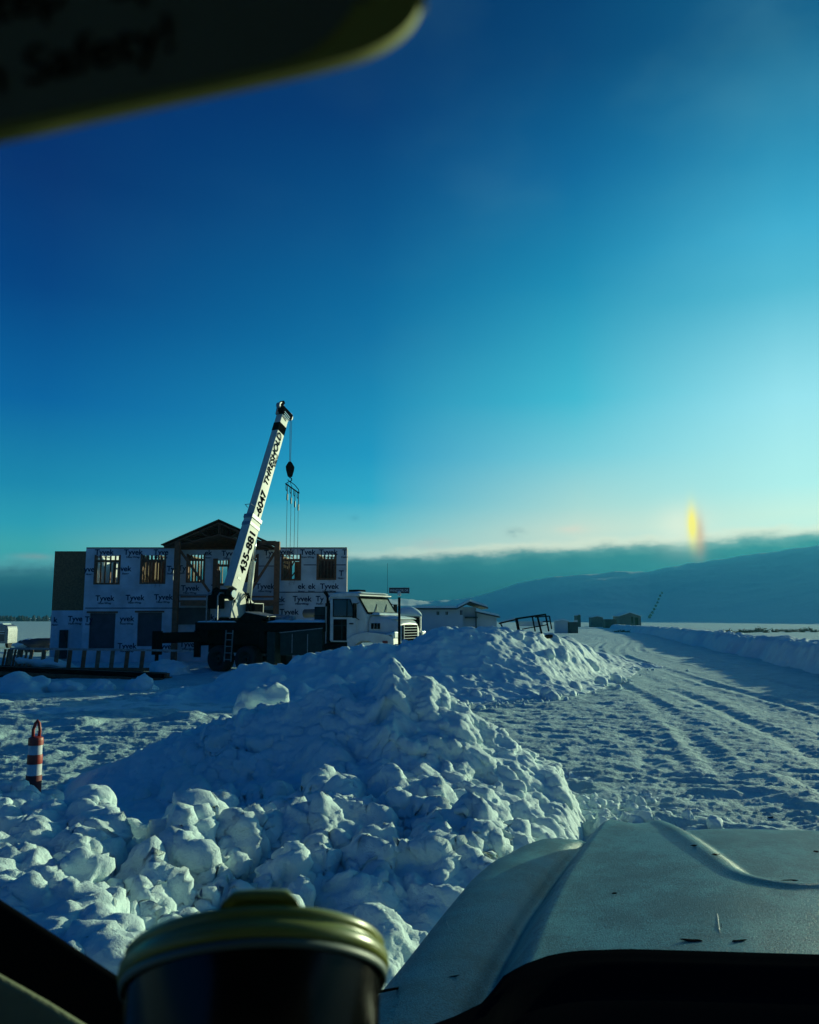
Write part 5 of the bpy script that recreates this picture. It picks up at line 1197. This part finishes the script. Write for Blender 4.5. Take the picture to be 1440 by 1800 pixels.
for px, py in fence_sites:
    q = on_hill(px, py); m = MB(); m.tube([(0, 0, -.5), (0, 0, 1.6)], .25, 6); m.lathe([(.6, .1), (1.3, .8), (.9, 1.7), (.2, 2.3)], 8); o = m.build('hillside_bush', DARKVEG); o.location = q
    tag(o, 'small dark bush in the slanting row that climbs the hillside above the barn', 'bush', 'row of bushes climbing the hill')
up_ = P(681, 1085, 75); m = MB(); m.tube([(0, 0, -.1), (0, 0, P(681, 990, 75).z)], [.02, .014], 6); o = m.build('radio_mast', BLACK); o.location = (up_.x, 75, 0); tag(o, 'hair-thin mast rising behind the street sign, right of the house', 'mast')
# ================================================================== the pickup we sit in
pk = thing('pickup_truck', 'pickup the photo is taken from: frosted green-white hood, black cowl and dark dashboard', 'pickup truck', (.6, .9, 0))
pkl = Vector(pk.location)
PAINT = bpy.data.materials.new('frosted_paint'); PAINT.use_nodes = True
nt = PAINT.node_tree; b = nt.nodes['Principled BSDF']; b.inputs['Roughness'].default_value = .36; b.inputs['Specular IOR Level'].default_value = .6
t = nt.nodes.new('ShaderNodeTexCoord'); n1 = nt.nodes.new('ShaderNodeTexNoise'); n1.inputs['Scale'].default_value = 5; n1.inputs['Detail'].default_value = 9; n1.inputs['Roughness'].default_value = .72
n2 = nt.nodes.new('ShaderNodeTexNoise'); n2.inputs['Scale'].default_value = 240; n2.inputs['Detail'].default_value = 3; n2.inputs['Roughness'].default_value = .8
nt.links.new(t.outputs['Object'], n1.inputs['Vector']); nt.links.new(t.outputs['Object'], n2.inputs['Vector'])
r = nt.nodes.new('ShaderNodeValToRGB'); r.color_ramp.elements[0].position = .47; r.color_ramp.elements[0].color = (.025, .085, .09, 1); r.color_ramp.elements[1].position = .57; r.color_ramp.elements[1].color = (.08, .26, .265, 1)
mx = nt.nodes.new('ShaderNodeMath'); mx.operation = 'MULTIPLY_ADD'; mx.inputs[1].default_value = .45; nt.links.new(n2.outputs[0], mx.inputs[0])
ml = nt.nodes.new('ShaderNodeMath'); ml.operation = 'MULTIPLY'; ml.inputs[1].default_value = .58; nt.links.new(n1.outputs[0], ml.inputs[0]); nt.links.new(ml.outputs[0], mx.inputs[2])
nt.links.new(mx.outputs[0], r.inputs[0]); nt.links.new(r.outputs[0], b.inputs['Base Color'])
bp = nt.nodes.new('ShaderNodeBump'); bp.inputs['Distance'].default_value = .0022; nt.links.new(n2.outputs[0], bp.inputs['Height']); nt.links.new(bp.outputs[0], b.inputs['Normal'])
PLBLK = mat('matt_black_plastic', (.005, .006, .007), matte=True)
TRIM = mat('olive_trim', (.16, .18, .10), .9, bump=.0015, bscale=90, var=.3, scale=20)
FELT = mat('cab_lining', (.03, .03, .028), .95)

def curve(pp, axis):
    q = sorted([G(*p) for p in pp], key=lambda v: v[1 - axis]); return np.array([v[1 - axis] for v in q]), np.array([v[axis] for v in q])
EY, EX = curve([(430, 2060, 1.33), (560, 1870, 1.34), (650, 1745, 1.35), (700, 1677, 1.36), (765, 1598, 1.36), (815, 1540, 1.36), (850, 1509, 1.36), (890, 1488, 1.36)], 0)      # left edge: x of y
CY, CX = curve([(780, 1900, 1.36), (872, 1705, 1.36), (925, 1612, 1.36), (980, 1535, 1.36), (1020, 1485, 1.36), (1048, 1455, 1.36)], 0)                                           # foot of the bulge
FX, FY_ = curve([(890, 1486, 1.36), (950, 1471, 1.36), (1015, 1464, 1.36), (1060, 1443, 1.42), (1105, 1427, 1.465), (1215, 1424, 1.47), (1440, 1429, 1.47), (1900, 1440, 1.47)], 1)  # front edge: y of x
def hood_z(x, y):
    xe = np.interp(y, EY, EX); xc = np.interp(y, CY, CX); yf = np.interp(x, FX, FY_)
    d = np.minimum(x - xe, (yf - y) * 1.0)
    z = 1.362 - .018 * np.exp(-((x - xc) / .022) ** 2) * sstep(.03, .12, d)
    z = z + .018 * np.exp(-((x - (xe + xc) / 2) / .09) ** 2)
    w = .108
    t = sstep(0, w, x - xc)
    z = z + .092 * t + .022 * sstep(.1, .5, x - xc) * (y > 0)
    # recessed centre at the front right
    gx_, gy_ = G(1250, 1500, 1.46).x, G(1380, 1563, 1.46).y
    rx, ry = x - gx_, y - gy_; g = np.minimum(np.where((rx < .10) & (ry < .10), .10 - np.hypot(np.maximum(.10 - rx, 0), np.maximum(.10 - ry, 0)), np.minimum(rx, ry)), .5)
    z = z - .032 * sstep(-.015, .055, g) + .006 * np.exp(-((g + .03) / .02) ** 2)
    z = z - .05 * np.exp(-np.maximum(d, -.02) / .022) + np.where(d < 0, 2.2 * d, 0)
    z = z - .01 * sstep(.25, .0, yf - y)
    return z
nx_, ny_ = 420, 300
XX_, YY_ = np.meshgrid(np.linspace(-.32, 2.1, nx_), np.linspace(.98, 2.85, ny_))
dd = np.minimum(XX_ - np.interp(YY_, EY, EX), np.interp(XX_, FX, FY_) - YY_)
Zh = np.maximum(hood_z(XX_, YY_), .75)
V_ = np.stack([XX_ - pkl.x, YY_ - pkl.y, Zh], -1).reshape(-1, 3); F_ = grid_faces(ny_, nx_); fd = dd.reshape(-1)[F_].min(1); fz = Zh.reshape(-1)[F_].max(1)
def sub(name, sel, mt):
    f_ = F_[sel]; u, inv = np.unique(f_, return_inverse=True); return link(name, arr_mesh(name, V_[u], inv.reshape(f_.shape)), mt, pk, smooth=True)
hood_o = sub('hood', fd > -.012, PAINT); sub('fender', (fd <= -.012) & (fz > .76), PAINT)
# panel seam, crease, and a windscreen streak added as a line on the hood
def on_hood(px, py):
    for k in range(80, 300):
        q = P(px, py, k * .01)
        if q.z < float(hood_z(np.array(q.x), np.array(q.y))): return q
    return P(px, py, 1.3)
def line(pl, r_, name, mt, lift=.0015):
    m = MB(); pts_ = [on_hood(*p) + Vector((0, 0, lift)) for p in pl]; m.tube([p - pkl for p in pts_], r_, 6); return m.build(name, mt, pk, smooth=True)
line([(650, 1747), (700, 1737), (750, 1727), (800, 1717), (842, 1710)], .0022, 'panel_seam', PLBLK, .0)
line([(785, 1622), (795, 1650), (806, 1680), (818, 1715), (828, 1742)], .0010, 'windscreen_streak', GREYS)  # pale tube standing in for a crack in the unbuilt windscreen glass
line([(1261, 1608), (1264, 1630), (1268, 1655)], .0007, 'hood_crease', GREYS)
line([(1266, 1612), (1269, 1632), (1273, 1655)], .0011, 'hood_crease', PLBLK)
# frost flowers in the valley beside the bulge
# black cowl below the screen
nx, ny = 120, 40
U, W = np.meshgrid(np.linspace(-.35, 2.1, nx), np.linspace(0, 1, ny))
cq = [G(*p, 1.505) for p in ((560, 1860), (740, 1797), (800, 1775), (850, 1750), (868, 1725), (884, 1703), (920, 1684), (965, 1668), (1010, 1661), (1100, 1658), (1440, 1668), (2000, 1690))]
cq = sorted(cq, key=lambda v: v.x)
edge_y = np.interp(U, [v.x for v in cq], [v.y for v in cq])
Yc = edge_y - W * (edge_y - .55)
Zc = 1.505 - .016 * np.clip((.02 - W) / .02, 0, 1) ** 2 - .03 * sstep(0, .5, W)
Zc = Zc + .010 * np.exp(-((W - .10) / .02) ** 2) - .012 * np.exp(-((W - .16) / .02) ** 2)
V_ = np.stack([U - pkl.x, Yc - pkl.y, Zc], -1).reshape(-1, 3); cowl = link('cowl', arr_mesh('cowl', V_, grid_faces(ny, nx)[:, ::-1]), PLBLK, pk, smooth=True)
m = MB()
for k in range(nx - 1):
    a, b_ = (U[0, k], Yc[0, k], Zc[0, k]), (U[0, k + 1], Yc[0, k + 1], Zc[0, k + 1]); m.add([a, b_, (b_[0], b_[1] + .004, b_[2] - .16), (a[0], a[1] + .004, a[2] - .16)], [(0, 1, 2, 3)])
m.v = [tuple(Vector(v) - pkl) for v in m.v]; m.build('cowl_lip', PLBLK, pk, smooth=True)
# dashboard top and left corner trim, near the lens
def slab3(name, pts_, th, mt):
    """prism: outline points in space, thickened away from the camera"""
    n = len(pts_); f_ = [p + (p - Vector((0, 0, CAM_Z))).normalized() * th for p in pts_]
    m = MB(); m.add([p - pkl for p in pts_] + [p - pkl for p in f_], [tuple(range(n)), tuple(reversed(range(n, 2 * n)))] + [(i, i + n, (i + 1) % n + n, (i + 1) % n) for i in range(n)])
    return m.build(name, mt, pk, bevel=.004)
slab3('dashboard', [P(-260, 1430, .50), P(0, 1581, .50), P(110, 1652, .50), P(232, 1733, .50), P(330, 1830, .50), P(330, 2100, .45), P(-260, 2100, .42)], .10, PLBLK)
slab3('door_trim', [P(-200, 1610, .42), P(0, 1712, .42), P(80, 1757, .42), P(160, 1806, .42), P(260, 1880, .42), P(200, 2100, .40), P(-200, 2100, .40)], .03, TRIM)
m = MB(); m.box(-.55, 1.5, .36, .62, 1.20, 1.52); m.v = [tuple(Vector(v) - pkl) for v in m.v]
m.build('dashboard', PLBLK, pk, bevel=.03)
# the rest of the cab: roof, back wall, lower left door
m = MB(); m.box(-.62, 1.55, -.75, .10, CAM_Z + .28, CAM_Z + .33); m.v = [tuple(Vector(v) - pkl) for v in m.v]; m.build('cab_roof', FELT, pk, bevel=.02)
m = MB(); m.box(-.62, 1.55, -.80, -.752, .8, CAM_Z + .33); m.v = [tuple(Vector(v) - pkl) for v in m.v]; m.build('cab_rear_wall', FELT, pk)
m = MB(); m.box(-.66, -.622, -.75, .35, .8, CAM_Z - .42); m.v = [tuple(Vector(v) - pkl) for v in m.v]; m.build('door_panel', FELT, pk)
m = MB(); m.box(-.62, 1.55, -.75, .36, .8, .84); m.v = [tuple(Vector(v) - pkl) for v in m.v]; m.build('cab_floor', FELT, pk)
# ---- leaf bits frozen to the hood
LEAF = mat('dead_leaf', (.030, .020, .014), matte=True)
for i, (px, py, w, lab) in enumerate([(1080, 1571, 9, 'small brown leaf scrap on the hood bulge, left of the others'), (1222, 1487, 13, 'thin brown twig lying at the upper rim of the hood recess'), (1258, 1503, 15, 'dark leaf scrap on the left wall of the hood recess'), (1271, 1539, 8, 'tiny dark crumb at the lower corner of the hood recess'),
        (1392, 1549, 26, 'long dark leaf lying in the hood recess near its rear rim'), (1436, 1498, 18, 'dark leaf cut by the right edge of the photo'), (1355, 1439, 7, 'tiny dark speck near the front edge of the hood'), (1375, 1638, 12, 'brownish leaf scrap behind the hood recess'), (1222, 1655, 42, 'flat dark leaf litter by the rear edge of the hood, left of the crease'), (1300, 1655, 26, 'flat dark leaf litter by the rear edge of the hood, right of the crease'), (1410, 1664, 10, 'small brown crumb at the rear edge of the hood, far right')]):
    q = on_hood(px, py); r_ = w / 2 * q.y / 1440; g = np.random.default_rng(i); m = MB(); n = 11
    ring_ = [(r_ * (1 + .35 * g.normal()) * math.cos(a), r_ * (.55 if w < 20 else .25) * (1 + .3 * g.normal()) * math.sin(a), .0008 * abs(g.normal()) + .0012) for a in np.linspace(0, 6.283, n, endpoint=False)]
    m.add([(0, 0, .002)] + ring_ + [(x, y, z - .001) for x, y, z in [(0, 0, .002)] + ring_], [(0, k + 1, (k + 1) % n + 1) for k in range(n)] + [(n + 1, n + 1 + (k + 1) % n + 1, n + 1 + k + 1) for k in range(n)] + [(k + 1, n + 2 + k, n + 2 + (k + 1) % n, (k + 1) % n + 1) for k in range(n)])
    o = m.build('leaf_scrap', LEAF); o.location = q; o.rotation_euler = (0, 0, g.uniform(-.5, .5)); tag(o, lab, 'leaf', 'leaf scraps frozen to the hood')

# ---- coffee cup in front of the lens
CUPB = mat('black_cup', (.004, .005, .005), .2, spec=.3)
LIDM = mat('smoky_olive_lid', (.17, .20, .045), .30, spec=.5)
LIDM.node_tree.nodes['Principled BSDF'].inputs['Transmission Weight'].default_value = .0
RB = .0475
qc = P(451, 1706, .320)                                        # centre of the rim
view = (qc - Vector((0, 0, CAM_Z))).normalized()
tilt = 16.0
# axis of the cup: the lid leans towards us so that we look at it slightly from below
side = Vector((1, 0, 0)); upv = side.cross(view).normalized(); upv = upv if upv.z > 0 else -upv
axis = (upv * math.cos(R(tilt)) + view * math.sin(R(tilt))).normalized()
axis = (Matrix.Rotation(R(-2.2), 3, view) @ axis).normalized()
ax_x = (side - axis * side.dot(axis)).normalized(); ax_y = axis.cross(ax_x).normalized()
cup = thing('coffee_cup', 'black paper coffee cup with an olive plastic lid, blurred close to the lens', 'cup')
CM = Matrix(((ax_x.x, ax_y.x, axis.x, qc.x), (ax_x.y, ax_y.y, axis.y, qc.y), (ax_x.z, ax_y.z, axis.z, qc.z), (0, 0, 0, 1)))
cup.matrix_world = CM
m = MB(); m.lathe([(.001, -.13), (.0350, -.13), (.0455, -.002), (.0462, .0), (.0440, .001)], 96); m.build('cup_wall', CUPB, cup, smooth=True)
m = MB(); m.lathe([(.0458, -.0040), (.0480, -.0038), (.0486, -.0015), (.0484, .0012), (.0468, .0018), (.0466, .0030), (.0473, .0036), (.0473, .0054), (.0462, .0066), (.0448, .0068), (.0430, .0070), (.0425, .0040), (.001, .0036)], 96); lid = m.build('lid', LIDM, cup, smooth=True)
SKY_TINT = mat('underside_sky_tint', (.07, .11, .10), .5)  # teal-grey colour paints in the sky light on the lid's underside
m = MB(); m.lathe([(.0466, -.0068), (.0474, -.0066), (.0478, -.0042), (.0466, -.0041)], 96); m.build('sky_tinted_skirt', SKY_TINT, lid, smooth=True)
# raised drinking tab at the side facing us
m = MB(); n = 26; prof2 = [(.0455, .0084), (.0468, .0092), (.0466, .0108), (.0452, .0122), (.0400, .0122), (.0385, .0108), (.0380, .0060)]
a0, a1 = R(-90 - 8), R(-90 + 25); vs_ = []
for i in range(n + 1):
    t_ = i / n; a = a0 + (a1 - a0) * t_; e = min(1, min(t_, 1 - t_) / .16) ** .6
    for r_, z_ in prof2: vs_.append((r_ * math.cos(a), r_ * math.sin(a), .0060 + (z_ - .0060) * (.15 + .85 * e)))
k = len(prof2); fs_ = [(i * k + j, i * k + j + 1, (i + 1) * k + j + 1, (i + 1) * k + j) for i in range(n) for j in range(k - 1)]
m.add(vs_, fs_ + [tuple(range(k)), tuple(reversed(range(n * k, n * k + k)))]); m.build('drinking_tab', LIDM, lid, smooth=True)

# ---- card hanging top left
CARD = mat('dark_card', (.10, .13, .11), .8); CARDE = mat('olive_card_margin', (.22, .25, .06), .8)
YC = .082
outl = [(-700, -700), (-700, 340), (-300, 286), (0, 236), (150, 203), (300, 170), (450, 138), (580, 108), (660, 82), (715, 45), (742, 0), (750, -60), (752, -700)]
outl_in = [(-690, -690), (-690, 320), (-300, 262), (0, 215), (150, 184), (300, 153), (430, 124), (520, 100), (580, 60), (625, 0), (650, -60), (660, -690)]
def rounded(pl, n=6):
    out = []
    for i in range(1, len(pl) - 2):
        p0, p1, p2, p3 = [np.array(pl[j], float) for j in (i - 1, i, i + 1, i + 2)]
        for t in np.linspace(0, 1, n, endpoint=False): out.append(tuple(.5 * (2 * p1 + (p2 - p0) * t + (2 * p0 - 5 * p1 + 4 * p2 - p3) * t * t + (3 * p1 - p0 - 3 * p2 + p3) * t ** 3)))
    return [pl[0]] + out + [pl[-2], pl[-1]]
def card(pl, y0, y1, name, mt, parent):
    pl = rounded(pl)
    n = len(pl); vs_ = [P(*p, y0) for p in pl] + [Vector((P(*p, y0).x, y1, P(*p, y0).z)) for p in pl]; c = cardl
    m = MB(); m.add([v - c for v in vs_], [tuple(range(n)), tuple(reversed(range(n, 2 * n)))] + [(i, i + n, (i + 1) % n + n, (i + 1) % n) for i in range(n)]); return m.build(name, mt, parent)
cardl = P(0, -200, YC); cd = thing('hanging_card', 'dark rounded card with blurred black lettering and olive margin, hanging top left', 'card', cardl)
card(outl, YC, YC + .0016, 'card_board', CARDE, cd)
inner = [((x), y) for x, y in outl_in]
card(inner, YC - .0003, YC - .00003, 'card_face', CARD, cd)
def card_text(t_, px, py, size, shear=.12):
    p = P(px, py, YC - .0005); ux = (P(px + 100, py - 24, YC - .0005) - p).normalized(); uz = Vector((0, 1, 0)).cross(ux) * -1
    uz = ux.cross(Vector((0, 1, 0))) * -1 if ux.cross(Vector((0, 1, 0))).z < 0 else ux.cross(Vector((0, 1, 0)))
    text_mesh(t_, size, 'card_lettering', TEXTK, cd, Matrix.Translation(-cardl) @ frame_m(p, ux, uz, (0, -1, 0)), shear, .00002, 1.0, .00008)
s_ = YC / 1440
card_text('in Safety!', -60, 175, 112 * s_); card_text('Step', -60, 52, 112 * s_); card_text('up', 190, 2, 112 * s_)

# ------------------------------------------------------------------ the cold air over the valley
hm = bpy.data.materials.new('cold_haze'); hm.use_nodes = True; nt = hm.node_tree; nt.nodes.clear()
pv = nt.nodes.new('ShaderNodeVolumePrincipled'); pv.inputs['Color'].default_value = (.09, .55, .78, 1); pv.inputs['Density'].default_value = .0002; pv.inputs['Anisotropy'].default_value = .45
om = nt.nodes.new('ShaderNodeOutputMaterial'); nt.links.new(pv.outputs[0], om.inputs['Volume'])
m = MB(); m.box(-2200, 2200, -2200, 2200, -2.0, 135); hz_ = m.build('haze', hm); tag(hz_, kind='stuff')
